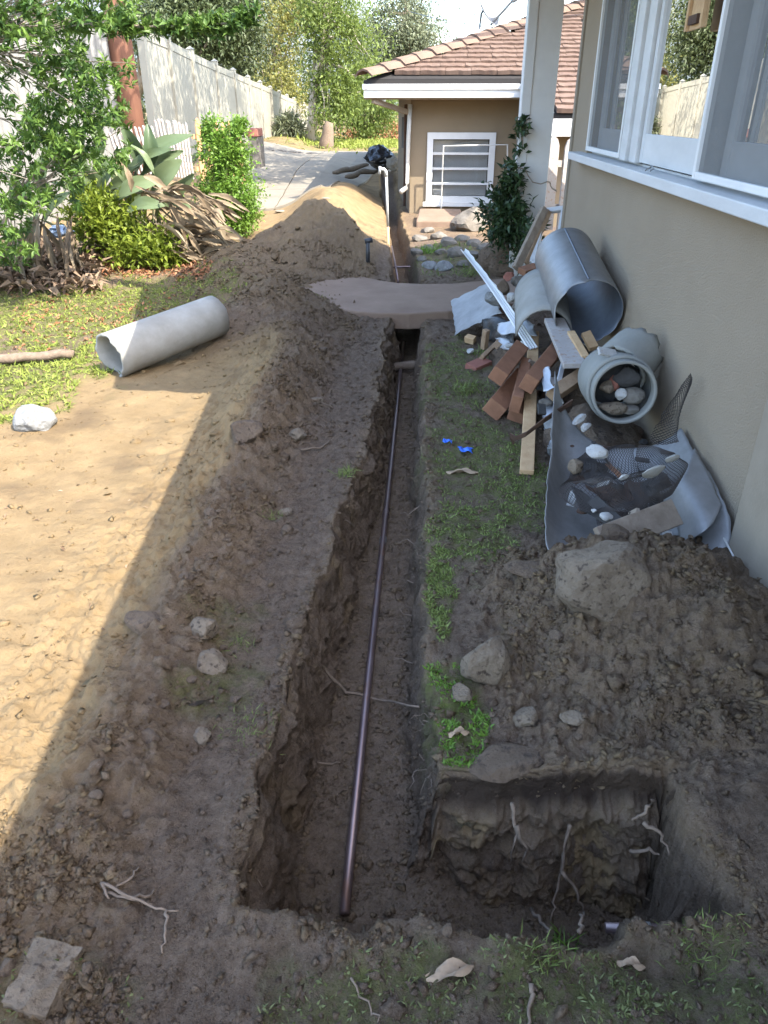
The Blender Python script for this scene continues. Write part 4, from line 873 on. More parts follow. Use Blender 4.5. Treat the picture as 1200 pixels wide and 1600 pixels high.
mk('twigs', *join(*tw), MAT['bark'], shrub)
# the long branch reaching right over the fence
bl_ = [aty(x, y, Y) for x, y, Y in ((120, 40, 7.0), (200, 42, 6.9), (255, 42, 6.8), (310, 40, 6.7), (360, 36, 6.6), (408, 24, 6.5))]
mk('branch', *tube(bl_, [.02, .016, .013, .010, .007, .004], 6), MAT['bark'], shrub, True)
for i in range(115):
    s = random.random() ** .8 * 4.98; k_ = int(s); p = bl_[k_].lerp(bl_[k_ + 1], s - k_) + Vector((random.gauss(0, .02), random.gauss(0, .03), random.gauss(.0, .03))); tips.append(p); dirs.append((random.gauss(.2, .5), random.gauss(0, .5), random.gauss(.5, .6)))
P, D, L_, W_ = whorls(tips, dirs, 12, .080, .028)
leaves('foliage', P, D, L_, W_, MAT['leaf_shrub'], shrub, loc=tuple(sb), rnd=np.repeat(np.clip(.5 + .35 * RNG.standard_normal(len(tips)), 0, 1), 12))
# upright bright shrub, clipped column of small leaves
def small_shrub(name, base, blobs_, leaf, lw, m, label, seed, stems=9):
    rt = root(name, base, label, 'shrub'); Ps = []; Ds = []; Rs = []
    for i, q in enumerate(blobs_):
        P, D, C_, t = blob(*q, seed + i, .35); Ps.append(P); Ds.append(D); Rs.append(t)
        for j in range(min(stems, len(C_))): mk('stem', *tube(wob(Vector(base) + Vector((random.uniform(-.1, .1), random.uniform(-.1, .1), -.05)), C_[j], 5, .1, seed + j), [.014, .012, .010, .008, .006, .004], 5), MAT['bark'], rt)
    P = np.concatenate(Ps); D = np.concatenate(Ds) + np.array([0, 0, .8])
    zg = ground_full(P[:, 0], P[:, 1])[0]; ok = P[:, 2] > zg + .02; n = ok.sum()
    leaves('foliage', P[ok], D[ok], leaf * (.6 + .8 * RNG.random(n)), lw * (.6 + .8 * RNG.random(n)), MAT[m], rt, loc=tuple(base), rnd=np.concatenate(Rs)[ok]); return rt
small_shrub('bright_shrub', gnd(358, 368), [bl(4500, 352, 240, 11.0, 36, 42, .35, 60, .13), bl(4500, 355, 300, 11.0, 48, 38, .4, 60, .14), bl(3800, 370, 340, 11.0, 38, 30, .4, 46, .13), bl(900, 330, 205, 11.0, 14, 18, .15, 14, .08), bl(800, 372, 200, 11.0, 10, 16, .12, 12, .07)], .05, .028, 'leaf_bright', 'upright bright green shrub beside the tan pickets', 201)
small_shrub('yellow_shrub', gnd(190, 408), [bl(2600, 165, 345, 8.9, 52, 40, .4, 60, .2), bl(1700, 225, 385, 8.7, 48, 28, .35, 40, .19), bl(700, 255, 395, 8.6, 24, 18, .2, 14, .1)], .08, .032, 'leaf_gold', 'low yellow green shrub under the large paddle leaves', 241)
# bird of paradise: paddle leaves on stalks, green and withered
def paddle(p0, p1, wd, droop, nrm, fold=.18, n=9, tear=0.0, twist=0.0):
    p0 = Vector(p0); p1 = Vector(p1); d = p1 - p0; nrm = Vector(nrm); s0 = d.cross(nrm).normalized(); u0 = s0.cross(d).normalized(); V = []; F = []
    for i in range(n + 1):
        t = i / n; w_ = wd * (math.sin(math.pi * min(1, t * .93 + .05)) ** .7) * .5
        c = p0 + d * t + u0 * (droop * math.sin(math.pi * t)) ; a = twist * t; s = s0 * math.cos(a) + u0 * math.sin(a); u = u0 * math.cos(a) - s0 * math.sin(a)
        for k_ in (-1, -.5, 0, .5, 1):
            r_ = 1 + (random.uniform(-tear, tear) if tear else 0)
            V.append(c + s * (k_ * w_ * r_) + u * (abs(k_) * w_ * fold * 2 + .01 * math.sin(9 * t + k_ * 4)))
        if i:
            for j in range(4): a0 = (i - 1) * 5 + j; F.append((a0, a0 + 1, a0 + 6, a0 + 5))
    return V, F
pb = gnd(215, 405); plant = root('bird_of_paradise', pb, 'large paddle leaved plant slumped over with withered leaves beside the pickets', 'plant')
def padd(name, p0, p1, wd, droop, nrm, m, **k):
    o = mk(name, *paddle(p0, p1, wd, droop, nrm, **k), MAT[m], plant, True)
    a = o.data.attributes.new('rnd', 'FLOAT', 'POINT'); a.data.foreach_set('value', np.full(len(o.data.vertices), random.random(), np.float32)); return o
NV = (.35, -.75, .6)
for (x0, y0, x1, y1, w_, Y) in ((205, 268, 302, 211, 36, 9.3), (195, 272, 272, 232, 24, 9.2), (178, 312, 252, 282, 38, 8.9), (238, 300, 284, 250, 44, 9.1), (150, 300, 178, 245, 46, 9.0), (200, 330, 258, 322, 34, 8.7), (160, 240, 128, 182, 34, 9.2), (118, 250, 132, 196, 36, 9.3), (95, 270, 100, 208, 40, 9.2), (60, 300, 70, 240, 36, 8.9), (58, 330, 42, 385, 22, 8.4), (140, 330, 112, 270, 34, 9.0), (215, 255, 240, 218, 20, 9.4), (70, 345, 110, 300, 30, 8.6), (30, 330, 20, 270, 36, 8.6), (255, 310, 300, 330, 30, 8.8)):
    k_ = Y * .9 / FPX; a = aty(x0, y0, Y); b = aty(x1, y1, Y - random.uniform(-.15, .25)); padd('leaf', a, b, w_ * k_ * .72, random.uniform(.02, .09), (random.gauss(.3, .3), -.7, .6), 'paddle', fold=.22)
    foot = Vector((pb.x + random.uniform(-.5, .3), pb.y + random.uniform(-.1, .4), pb.z + .02)); mk('stalk', *tube(wob(foot, a, 6, .06, x0), [.022, .02, .018, .016, .014, .012, .010], 6), MAT['leafstalk'] if 'leafstalk' in MAT else pmat('leafstalk', (.16, .18, .09), (.24, .24, .13), 8, .6), plant, True)
for i in range(34):                                      # more green leaves behind
    x0 = random.uniform(60, 270); y0 = random.uniform(255, 330); Y = random.uniform(8.9, 9.5); a = aty(x0, y0, Y); d = Vector((random.gauss(.25, .45), random.gauss(-.1, .25), random.uniform(.1, .9))).normalized()
    padd('leaf', a, a + d * random.uniform(.3, .55), random.uniform(.09, .17), random.uniform(.02, .08), (random.gauss(.3, .5), -.7, .5), 'paddle', fold=random.uniform(.2, .6), twist=random.gauss(0, .5))
    mk('stalk', *tube(wob(Vector((pb.x + random.uniform(-.6, .3), pb.y + random.uniform(-.1, .4), pb.z)), a, 5, .06, x0), [.02, .018, .016, .014, .012, .010], 5), MAT['leafstalk'], plant, True)
for i in range(150):                                     # withered leaves heaped to the right
    x = random.triangular(180, 350, 300); y = random.uniform(285, 400) if x < 280 else random.uniform(300, 412); Y = random.uniform(8.6, 9.4)
    a = aty(x, y, Y); L_ = random.uniform(.25, .65); an = random.gauss(.15, .55); d = Vector((math.cos(an), random.gauss(-.25, .3), -abs(math.sin(an)) * .8 - .15))
    e = a + d.normalized() * L_; e.z = max(e.z, gz(e.x, e.y) + .02)
    padd('withered_leaf', a, e, random.uniform(.02, .07), random.uniform(-.05, .12), (random.gauss(.2, .5), -.5, .7), 'paddle_dry', fold=random.uniform(.3, .8), tear=.25, twist=random.gauss(0, 1.2))
for (x0, y0, x1, y1, x2, y2) in ((285, 320, 300, 350, 268, 412), (265, 318, 292, 372, 285, 408), (170, 255, 195, 258, 205, 300), (300, 290, 330, 340, 352, 380), (225, 275, 262, 300, 292, 298)):
    a, b, c = (aty(*q, 8.7) for q in ((x0, y0), (x1, y1), (x2, y2))); padd('withered_leaf', a, b, .09, .03, NV, 'paddle_dry', fold=.4, tear=.1); padd('withered_leaf', b, c, .07, .04, NV, 'paddle_dry', fold=.5, tear=.2, twist=.6)
for i in range(46):                                      # grey dead skirts at the left foot
    x = random.uniform(5, 125); y = random.uniform(330, 400); a = aty(x, y, random.uniform(7.9, 8.5)); g_ = gnd(min(150, max(-40, x + random.gauss(0, 35))), random.uniform(415, 458))
    padd('withered_leaf', a, g_, random.uniform(.02, .06), random.uniform(-.04, .1), (.1, -.9, .3), 'paddle_dry', fold=.6, tear=.2, twist=random.gauss(0, 1))
# dead leaf litter under the plants
def litter(name, n, rng, L, m, label, lift=.03):
    px = RNG.uniform(rng[0], rng[1], n); py = RNG.triangular(rng[2], (rng[2] + rng[3]) / 2, rng[3], n); P = np.array([gnd(a, b)[:] for a, b in zip(px, py)]); P[:, 2] += lift * RNG.random(n)
    D = np.stack([RNG.standard_normal(n), RNG.standard_normal(n), .35 * RNG.standard_normal(n)], 1)
    leaves(name, P, D, L * (.5 + RNG.random(n)), L * .35 * (.5 + RNG.random(n)), MAT[m], fold=.5, curl=.35, label=label, cat='leaf litter', kind='stuff')
litter('leaf_litter', 1500, (-40, 160, 385, 468), .16, 'litter', 'grey brown dead leaves heaped under the tall shrub', .16)
litter('leaf_litter', 900, (110, 330, 396, 440), .07, 'red_litter', 'reddish leaf litter under the yellow green shrub', .03)
litter('leaf_litter', 500, (20, 280, 440, 560), .05, 'red_litter', 'scattered brown leaves on the sunlit lawn', .01)
# crumpled plastic bag near the plant foot
bgp = aty(92, 360, 8.3); me_ = rock_mesh((.13, .08, .06), 5, 3, 2.2); o = link('plastic_bag', me_, pmat('bag_blue', (.40, .44, .48), (.20, .30, .46), 9, .3, .5, 20, spec=.6), None, bgp, 'crumpled pale blue plastic bag caught among the stalks', 'plastic bag')
lg = wob(gnd(-30, 572), gnd(118, 563), 8, .05, 4); lg = [p + Vector((0, 0, .035)) for p in lg]
mk('fallen_branch', *tube(lg, [.035, .035, .033, .035, .033, .032, .034, .031, .030], 8), MAT['root_wood'], smooth=True, label='thick bare branch lying in the grass at the left edge', cat='branch')

# ================================================================== DIRT ROCKS, ROOTS AND SMALL THINGS
ORD = ['first', 'second', 'third', 'fourth', 'fifth', 'sixth', 'seventh', 'eighth', 'ninth', 'tenth', 'eleventh', 'twelfth', 'thirteenth', 'fourteenth', 'fifteenth', 'sixteenth']
def kpx(p): return (Vector(p) - Vector((0, 0, H))).dot(_f) / FPX
def rock(px, py, wp, hp, m, label, seed, name='rock', group=None, flat=1.0, sub=3, cat='rock', sink=.25, rot=None):
    p = gnd(px, py + hp * .25); k_ = kpx(p); sz = (wp * .5 * k_, (wp + hp) * .25 * k_, hp * .5 * k_ * flat)
    me = rock_mesh(sz, seed, sub); p.z += sz[2] * (1 - 2 * sink) * .6
    o = link(name, me, MAT[m], None, p, label, cat, group); o.rotation_euler = (0, 0, rot if rot is not None else random.uniform(-.4, .4)); return o
rock(938, 885, 150, 135, 'stone', 'large soil caked boulder below the curved metal sheet', 3, 'boulder', sub=4, sink=.36)
rock(955, 848, 62, 40, 'earthy_stone', 'rounded brown stone on top of the soil caked boulder', 13, sink=-.35)
rock(757, 1028, 72, 96, 'stone', 'tall upright pale tan stone on the right lip of the trench', 4, sub=4, sink=.15)
rock(722, 1078, 40, 28, 'stone', 'small pale wedge stone at the foot of the upright stone', 5)
rock(824, 1118, 50, 42, 'stone', 'round grey stone on the right soil heap below the boulder', 6)
rock(897, 1116, 44, 24, 'stone', 'flat grey chip of stone right of the round grey stone', 7, flat=.7)
rock(830, 885, 82, 32, 'earthy_stone', 'low brown clod of earth left of the boulder', 8, 'clod', cat='clod', flat=.8)
rock(790, 1186, 130, 34, 'earthy_stone', 'long crust of grey earth on the pit edge beside the weeds', 9, 'clod', cat='clod', flat=.8, rot=.05)
rock(322, 976, 50, 40, 'stone', 'angular brown grey stone on the left berm, upper of two', 10)
rock(331, 1031, 56, 44, 'stone', 'pale flat angular stone on the left berm, lower of two', 12)
rock(316, 1146, 30, 28, 'stone', 'small pointed pale stone on the dark soil left of the trench', 14)
rock(466, 678, 30, 22, 'stone', 'small tan stone on the dark soil beside the upper trench', 15)
rock(447, 799, 24, 16, 'stone', 'small grey stone beside a grass tuft left of the trench', 16)
rock(450, 826, 22, 18, 'earthy_stone', 'dark rounded clod left of the trench beside the small grey stone', 17, 'clod', cat='clod')
rock(494, 624, 24, 12, 'stone', 'thin pale stone on the soil near the slumped berm', 18)
rock(57, 652, 64, 56, 'white_stone', 'jagged white granite rock in the sunlit grass at the left', 19, sub=4, rot=.4)
rock(140, 1510, 22, 30, 'earthy_stone', 'dark round clod beside the broken slab piece at the bottom left', 20, 'clod', cat='clod')
rock(14, 1505, 26, 40, 'earthy_stone', 'dark clod at the bottom left edge of the picture', 21, 'clod', cat='clod')
rock(229, 985 - 20, 70, 40, 'earthy_stone', 'crumbling brown clod at the shadow edge on the left berm', 22, 'clod', cat='clod')
rock(235, 1150, 44, 26, 'earthy_stone', 'brown lump of earth low on the left berm', 23, 'clod', cat='clod')
rock(385, 672, 60, 40, 'earthy_stone', 'smooth slumped clod on the berm below the pale pipe', 24, 'clod', cat='clod')
rock(730, 355 - 8, 58, 50, 'garden_stone', 'round tan boulder before the far window', 25, 'boulder', sink=.1)
rock(790, 405, 90, 88, 'earthy_stone', 'big brown boulder under the dark vine by the porch post', 26, 'boulder', sub=4, sink=.1)
rock(672, 414, 26, 18, 'white_stone', 'left of two pale round stones in the garden bed past the path', 27)
rock(694, 416, 30, 22, 'white_stone', 'right of two pale round stones in the garden bed past the path', 28)
GS = ((655, 372, 30, 16), (668, 360, 26, 14), (685, 368, 30, 18), (700, 378, 34, 20), (722, 372, 30, 16), (740, 380, 26, 18), (672, 388, 30, 16), (712, 394, 36, 20), (690, 392, 24, 14), (650, 393, 24, 14), (738, 398, 26, 16), (757, 386, 26, 18), (660, 404, 20, 12), (725, 412, 24, 14))
for i, (x, y, a, b) in enumerate(GS):
    rock(x, y, a, b, 'garden_stone', ORD[sorted(range(14), key=lambda q: GS[q][0]).index(i)] + ' grey garden bed stone past the path, counted from the trench side', 40 + i, 'garden_stone', 'rubble stones of the garden bed', sub=2)
def SSL(i):                                              # count the small stones of each side from the camera outwards
    x, y = SS[i][:2]; side = x < 660; same = sorted([q for q in range(len(SS)) if (SS[q][0] < 660) == side], key=lambda q: -SS[q][1])
    return ORD[same.index(i)] + (' small stone from the front on the soil left of the trench' if side else ' small stone from the front on the soil heap right of the trench')
SS = ((520, 552, 14, 9), (512, 566, 12, 8), (505, 545, 16, 10), (368, 1090, 22, 12), (300, 1060, 18, 12), (350, 1010, 14, 10), (880, 1060, 22, 18), (870, 990, 26, 20), (905, 1150, 14, 10), (1075, 1140, 16, 12), (945, 1105, 16, 14), (800, 985, 20, 14), (1010, 1070, 24, 18), (770, 1115, 14, 10), (852, 1085, 14, 12), (1000, 960, 26, 20), (700, 1450, 22, 24), (255, 1100, 26, 18), (200, 1270, 20, 14), (150, 1240, 24, 16), (95, 1290, 22, 14), (290, 900, 30, 20), (330, 800, 26, 18))
print(len(SS), SS)
for i, (x, y, a, b) in enumerate(SS):
    rock(x, y, a, b, 'earthy_stone', SSL(i), 80 + i, 'small_stone', 'loose small stones on the dug soil', sub=2)
# broken slab piece bottom left
cp = [gnd(*q) for q in ((5, 1575), (75, 1600), (132, 1492), (62, 1478))]; 
V = [p + Vector((0, 0, .03)) for p in cp] + [p + Vector((0, 0, -.03)) for p in cp]; 
bm = bmesh.new(); vs = [bm.verts.new(v) for v in V]; [bm.faces.new([vs[i] for i in f]) for f in ((0, 1, 2, 3), (7, 6, 5, 4), (0, 4, 5, 1), (1, 5, 6, 2), (2, 6, 7, 3), (3, 7, 4, 0))]
bmesh.ops.subdivide_edges(bm, edges=bm.edges[:], cuts=12, use_grid_fill=True)
for v in bm.verts: v.co += Vector(mnoise.noise_vector(v.co * 14)) * .012 + Vector(mnoise.noise_vector(v.co * 45)) * .006
me_ = bpy.data.meshes.new('slab'); bm.to_mesh(me_); bm.free(); link('concrete_piece', me_, MAT['stone'], None, (0, 0, 0), 'broken square slab of rough concrete at the bottom left', 'concrete')
# pipes
e0 = atz(538, 1428, -.345); e1_ = atz(610, 735, -.275); e2_ = atz(624.5, 592, -.325)
pipe = root('copper_pipe', tuple(e0), 'long straight copper pipe lying along the trench floor', 'pipe')
pl = [e0, e0.lerp(e1_, .45) + Vector((0, 0, .012)), e1_, e2_, e2_ + (e2_ - e1_).normalized() * 1.2]
mk('tube', *tube(pl, .0145, 14), MAT['copper'], pipe, True)
for y, l in ((.80, .02), (.70, .02)): mk('coupling', *tube([e0.lerp(e1_, y), e0.lerp(e1_, y + l)], .0185, 14), MAT['solder' if y < .75 else 'copper'], pipe, True)
q0 = aty(968, 1450, 1.10); q1 = aty(1056, 1453, 1.10)
p2 = root('copper_pipe', q0, 'short length of copper pipe at the bottom of the right pit', 'pipe')
mk('tube', *tube([q0 - (q1 - q0) * .25, q1 + (q1 - q0) * .4], .0125, 12), MAT['copper'], p2, True); mk('coupling', *tube([q0.lerp(q1, .45), q0.lerp(q1, .55)], .016, 12), MAT['solder'], p2, True)
tl = aty(596, 576, 6.05); tr_ = aty(654, 574, 6.1)
mk('buried_root', *tube(wob(tl + Vector((-.08, 0, .01)), tr_ + Vector((.05, 0, .01)), 8, .03, 6), [.04, .042, .038, .04, .037, .036, .04, .036, .033], 9), MAT['root_wood'], smooth=True, label='thick root crossing the trench just before the path', cat='root')
mk('thin_rod', *tube([aty(625, 530, 6.9), aty(624, 572, 6.3)], .011, 6), MAT['rust'], label='thin rusty rod standing in the dark hole under the path', cat='rod')
mk('brick_piece', *join(beam(aty(613, 620, 5.55), aty(623, 612, 5.65), .05, .05)), MAT['brick_red'], label='little red brick fragment in the trench beside the copper pipe', cat='brick')
# far trench pipes
ra = aty(607, 385, 10.4); rb = aty(603.5, 272, 10.4)
rp = root('standpipe', ra, 'white plastic standpipe rising from the far trench', 'pipe')
mk('dirty_pipe', *tube([ra + Vector((0, 0, -.25)), ra.lerp(rb, .28)], .019, 10), MAT['pvc_dirty'], rp, True)
mk('white_pipe', *tube([ra.lerp(rb, .28), rb], .017, 10), MAT['pvc'], rp, True)
mk('elbow', *tube([rb + Vector((0, 0, -.03)), rb + Vector((-.005, 0, .03)), rb + Vector((-.03, 0, .055)), rb + Vector((-.08, -.01, .06))], [.021, .022, .022, .021], 10), MAT['pvc'], rp, True)
mk('spout', *tube([rb + Vector((-.08, -.01, .09)), rb + Vector((-.085, -.01, .0))], .018, 8), MAT['pvc'], rp, True)
tp = root('thin_copper_pipe', aty(618, 440, 8.6), 'thin copper pipe with a cross piece in the far trench', 'pipe')
mk('run', *tube([aty(622, 441, 8.5), aty(617, 410, 9.2), aty(612, 385, 10.2)], .012, 8), MAT['copper'], tp, True); mk('cross_piece', *tube([aty(610, 418, 9.0), aty(641, 417, 9.0)], .013, 8), MAT['copper'], tp, True)
sp_ = gnd(575, 411); bsp = root('pipe_stub', sp_, 'black plastic pipe stub standing in the soil left of the far trench', 'pipe'); tz_ = aty(575, 374, sp_.y).z
mk('stub', *tube([sp_ + Vector((0, 0, -.05)), Vector((sp_.x, sp_.y, tz_))], .022, 10), MAT['black_plastic'], bsp, True); mk('cap', *tube([Vector((sp_.x - .03, sp_.y, tz_ - .02)), Vector((sp_.x + .05, sp_.y, tz_ - .005))], .026, 10), MAT['black_plastic'], bsp, True)
# pale pipe on the left heap
def rest(px, py, r, z=.3):
    for _ in range(10): p = atz(px, py, z); z = .5 * z + .5 * (gz(p.x, p.y) + r)
    return atz(px, py, z)
A_ = rest(171, 557, .13); B_ = rest(338, 493, .14); axp = (B_ - A_).normalized()
print('pale pipe', A_, B_)
def hollow(name, A, B, r0, r1, th, m, parent=None, n=40, jag=0.0, seed=0, notch=None, rings=10, dent=0.0, m_in=None, **k):
    """open tube with wall thickness and a ragged end"""
    A = Vector(A); B = Vector(B); ax = (B - A).normalized(); e1 = ax.cross(Vector((0, 0, 1))).normalized(); e2 = e1.cross(ax); V = []; F = []; L = (B - A).length
    for side in (0, 1):
        for i in range(rings + 1):
            for j in range(n):
                an = 2 * math.pi * j / n; r = (r0 + (r1 - r0) * i / rings) - side * th
                off = 0
                if i == 0: off = jag * (mnoise.noise(Vector((math.cos(an) * 2.2, math.sin(an) * 2.2, seed))) + .5 * mnoise.noise(Vector((math.cos(an) * 7, math.sin(an) * 7, seed))))
                if i == rings: off = .5 * jag * mnoise.noise(Vector((math.cos(an) * 3, math.sin(an) * 3, seed + 5)))
                if notch and i == 0: off += notch[1] * math.exp(-((an - notch[0] + math.pi) % (2 * math.pi) - math.pi) ** 2 / .15)
                if dent: r *= 1 + dent * mnoise.noise(Vector((math.cos(an) * 1.2, math.sin(an) * 1.2, i * .25 + seed)))
                V.append(A + ax * (L * i / rings + off) + (e1 * math.cos(an) + e2 * math.sin(an)) * r)
    o = n * (rings + 1)
    for i in range(rings):
        for j in range(n):
            j2 = (j + 1) % n; a = i * n + j; b = i * n + j2; F.append((a, b, b + n, a + n)); F.append((o + a, o + a + n, o + b + n, o + b))
    for j in range(n): j2 = (j + 1) % n; F.append((j, o + j, o + j2, j2)); t = rings * n; F.append((t + j, t + j2, o + t + j2, o + t + j))
    ob = mk(name, V, F, m, parent, True, **k)
    if m_in:
        ob.data.materials.append(m_in); mi = np.zeros(len(F), np.int32)
        for q in range(rings * n): mi[2 * q + 1] = 1
        ob.data.polygons.foreach_set('material_index', mi)
    return ob
hollow('pale_pipe', A_, B_, .152, .146, .016, MAT['transite'], jag=.02, seed=3, notch=(4.4, .05), label='pale grey cement pipe lying half in shadow on the left dirt heap', cat='pipe')

# roots and twigs
def rootline(name, pts, r, label, group=None, lift=.008, m='root_wood', cat='root', air=False):
    P = [gnd(*q, lift) if len(q) == 2 else aty(*q) for q in pts]; out = []
    for i in range(len(P) - 1): out += wob(P[i], P[i + 1], 4, .012, pts[i][0] * .1)[:-1]
    out.append(P[-1]); n = len(out); return mk(name, *tube(out, [r * (1 - .6 * i / n) for i in range(n)], 6), MAT[m], smooth=True, label=label, cat=cat, group=group)
GRT = 'thin roots in the trench'; LRT = 'thin pale root poking out of the cut trench soil'
rootline('root', [(470, 1022), (505, 1045), (540, 1085), (600, 1098), (655, 1108)], .008, 'branching root lying across under the long copper pipe', None, .01)
rootline('root', [(488, 1188), (512, 1196), (532, 1195)], .005, 'short pale root on the trench floor left of the pipe', None)
tg = root('twig_bundle', gnd(215, 1405), 'forked bundle of dry rootlets on the soil at the lower left', 'twigs')
for pts in (((160, 1385), (200, 1405), (245, 1425), (280, 1428)), ((165, 1400), (205, 1410), (240, 1418)), ((180, 1395), (205, 1378), (218, 1360)), ((205, 1408), (235, 1405), (243, 1395)), ((262, 1428), (260, 1460), (255, 1495)), ((160, 1385), (172, 1410))):
    P = [gnd(*q, .012) for q in pts]; out = []
    for i in range(len(P) - 1): out += wob(P[i], P[i + 1], 4, .008, pts[i][0] * .1)[:-1]
    out.append(P[-1]); mk('rootlet', *tube(out, [.0045 * (1 - .6 * i / len(out)) for i in range(len(out))], 5), MAT['root_wood'], tg, True)
PITR = ['thick forked root hanging at the left of the right pit wall', 'short side fork of the root at the left of the pit wall', 'long thin root running down the middle of the right pit', 'branch of the long thin root in the middle of the pit', 'curved root at the upper right corner of the pit', 'small root tip under the far rim of the pit', 'level rootlet on the right part of the pit wall', 'short root at the near lip, left in the pit', 'short root at the near lip, middle of the pit']
for pts in (((800, 1255, 1.425), (808, 1300, 1.40), (800, 1345, 1.38)), ((808, 1290, 1.40), (820, 1320, 1.39), (823, 1350, 1.38)), ((890, 1290, 1.44), (880, 1350, 1.42), (868, 1400, 1.40), (860, 1440, 1.36)), ((878, 1360, 1.42), (900, 1390, 1.40), (912, 1425, 1.38)), ((1005, 1285, 1.40), (1035, 1305, 1.38), (1045, 1335, 1.36)), ((1020, 1250, 1.43), (1000, 1275, 1.42), (988, 1282, 1.41)), ((985, 1330, 1.42), (1015, 1325, 1.41), (1030, 1335, 1.40)), ((830, 1420, 1.30), (850, 1445, 1.2), (856, 1456, 1.1)), ((905, 1455, 1.06), (908, 1440, 1.10), (912, 1425, 1.2))):
    rootline('root', [(q[0], q[1], q[2] - .085) for q in pts] if pts[0][2] > 1.35 else pts, .006, PITR.pop(0), 'roots hanging in the right pit')
rs_ = random.Random(4)
nr_ = [0, 0]
for i in range(18):
    y = 1.7 + 4.2 * i / 18 + rs_.uniform(0, .1); right = rs_.random() < .75; xr = float(np.interp(y, CRY, CRX)) if right else float(np.interp(y, CLY, CLX)); sg = -1 if right else 1; z = rs_.uniform(-.34, -.05)
    a = Vector((xr + (-sg) * .0, y, z)); b = a + Vector((sg * rs_.uniform(.05, .13), rs_.uniform(-.1, .12), rs_.uniform(-.14, .02)))
    mk('root', *tube(wob(a - Vector((sg * .04, 0, 0)), b, 7, .05, i * 3.1), [.0055, .005, .0045, .004, .0035, .003, .0022, .0015], 5), MAT['root_wood'], smooth=True, label=ORD[nr_[right]] + (' thin root from the near end on the right wall of the trench' if right else ' thin root from the near end on the left wall of the trench'), cat='root', group=GRT); nr_[right] += 1
rootline('twig', [(180, 618), (225, 625), (262, 632)][0:0] or [(452, 620), (500, 628), (520, 640)], .006, 'thin twig on the soil below the slumped berm', None, .008, cat='twig')
rootline('twig', [(470, 705), (505, 700), (515, 690)], .006, 'forked dry twig on the dark soil left of the upper trench', None, .008, cat='twig')
rootline('twig', [(830, 1540), (828, 1570), (824, 1605)], .006, 'bare stick on the soil at the bottom edge', None, .006, cat='twig')
rootline('twig', [(490, 545), (510, 530), (524, 520)], .006, 'straight dry twig on the soil near the path', None, .008, cat='twig')
rootline('twig', [(548, 1530), (580, 1580), (590, 1600)], .003, 'thin curved stalk in the weeds at the bottom centre', None, .006, cat='twig')
def dleaf(px, py, L_, an, label, wd=.35):
    p = gnd(px, py, .006); d = Vector((math.cos(an), math.sin(an), .1)) * L_; o = mk('dry_leaf', *paddle(p - d * .5, p + d * .5, L_ * wd, .01, (0, 0, 1), fold=.2, n=8), MAT['dry_leaf'], smooth=True, label=label, cat='leaf')
dleaf(703, 1524, .105, .25, 'large curled tan leaf among the weeds at the bottom')
dleaf(717, 1150, .06, .1, 'small tan leaf on the green weeds by the trench')
dleaf(722, 741, .16, -.15, 'long thin dry leaf on the mossy soil below the blue scraps', .18)
dleaf(985, 1512, .06, -.2, 'brown curled leaf at the lower right near the pit edge')
for (x, y, s, lb) in ((699, 695, .028, 'small blue rubber scrap on the moss, left of two'), (727, 708, .038, 'larger torn blue rubber glove scrap on the moss, right of two')):
    p = gnd(x, y, .01); V = []; F = []; n = 10
    for i in range(n + 1):
        for j in range(n + 1):
            u, v = i / n - .5, j / n - .5; V.append(p + Vector((s * 1.7 * u * (1 + .5 * mnoise.noise(Vector((v * 5, x, 0)))), s * 1.3 * v * (1 + .6 * mnoise.noise(Vector((u * 5, y, 2)))), .012 + .012 * mnoise.noise(Vector((u * 3.5, v * 3.5, x * .1))) + .005 * math.sin(u * 9))))
            if i and j: a = i * (n + 1) + j; F.append((a, a - 1, a - n - 2, a - n - 1))
    o = mk('rubber_scrap', V, F, MAT['blue_rubber'], smooth=True, label=lb, cat='glove scrap'); o.modifiers.new('t', 'SOLIDIFY').thickness = .003
# grass tufts
def tuft(px, py, n, L_, label, m='grass', r=.04):
    p = gnd(px, py); P = np.array(p[:]) + np.stack([r * RNG.standard_normal(n), r * .8 * RNG.standard_normal(n), np.zeros(n)], 1); P[:, 2] = ground_full(P[:, 0], P[:, 1])[0] - .003
    D = np.stack([.7 * RNG.standard_normal(n), .7 * RNG.standard_normal(n), .7 + RNG.random(n)], 1); leaves('grass_tuft', P, D, L_ * (.5 + .8 * RNG.random(n)), L_ * .09 * np.ones(n), MAT[m], fold=.15, curl=.35, loc=tuple(p), label=label, cat='grass tuft', kind='stuff')
tuft(425, 812, 60, .03, 'little grass tuft on bare soil beside the small grey stone', r=.03)
tuft(372, 1006, 60, .03, 'grass tuft between the two pale stones and the trench', r=.03)
tuft(395, 1135, 150, .026, 'flattened yellowish tuft on the left lip of the trench', r=.05)
tuft(540, 742, 60, .05, 'small tuft hanging on the left trench edge', r=.025)
tuft(855, 1490, 120, .032, 'long bladed grass tuft at the near edge of the pit', r=.035)
tuft(885, 1478, 30, .05, 'small broad leaved weed sprouting at the pit edge', 'leaf_bright', r=.02)
tuft(770, 555, 140, .08, 'grass tuft against the redwood offcuts', r=.07); tuft(735, 610, 110, .07, 'grass tuft left of the stacked lumber', r=.07)
tuft(760, 640, 100, .06, 'short tuft just below the redwood offcuts', r=.06); tuft(1095, 1475, 160, .03, 'pale weed clump at the lower right edge of the pit', r=.04)
tuft(668, 395, 160, .10, 'bright grass tuft among the garden bed stones', 'leaf_bright', r=.09); tuft(735, 430, 90, .10, 'weedy tuft beside the brown boulder past the path', r=.1)

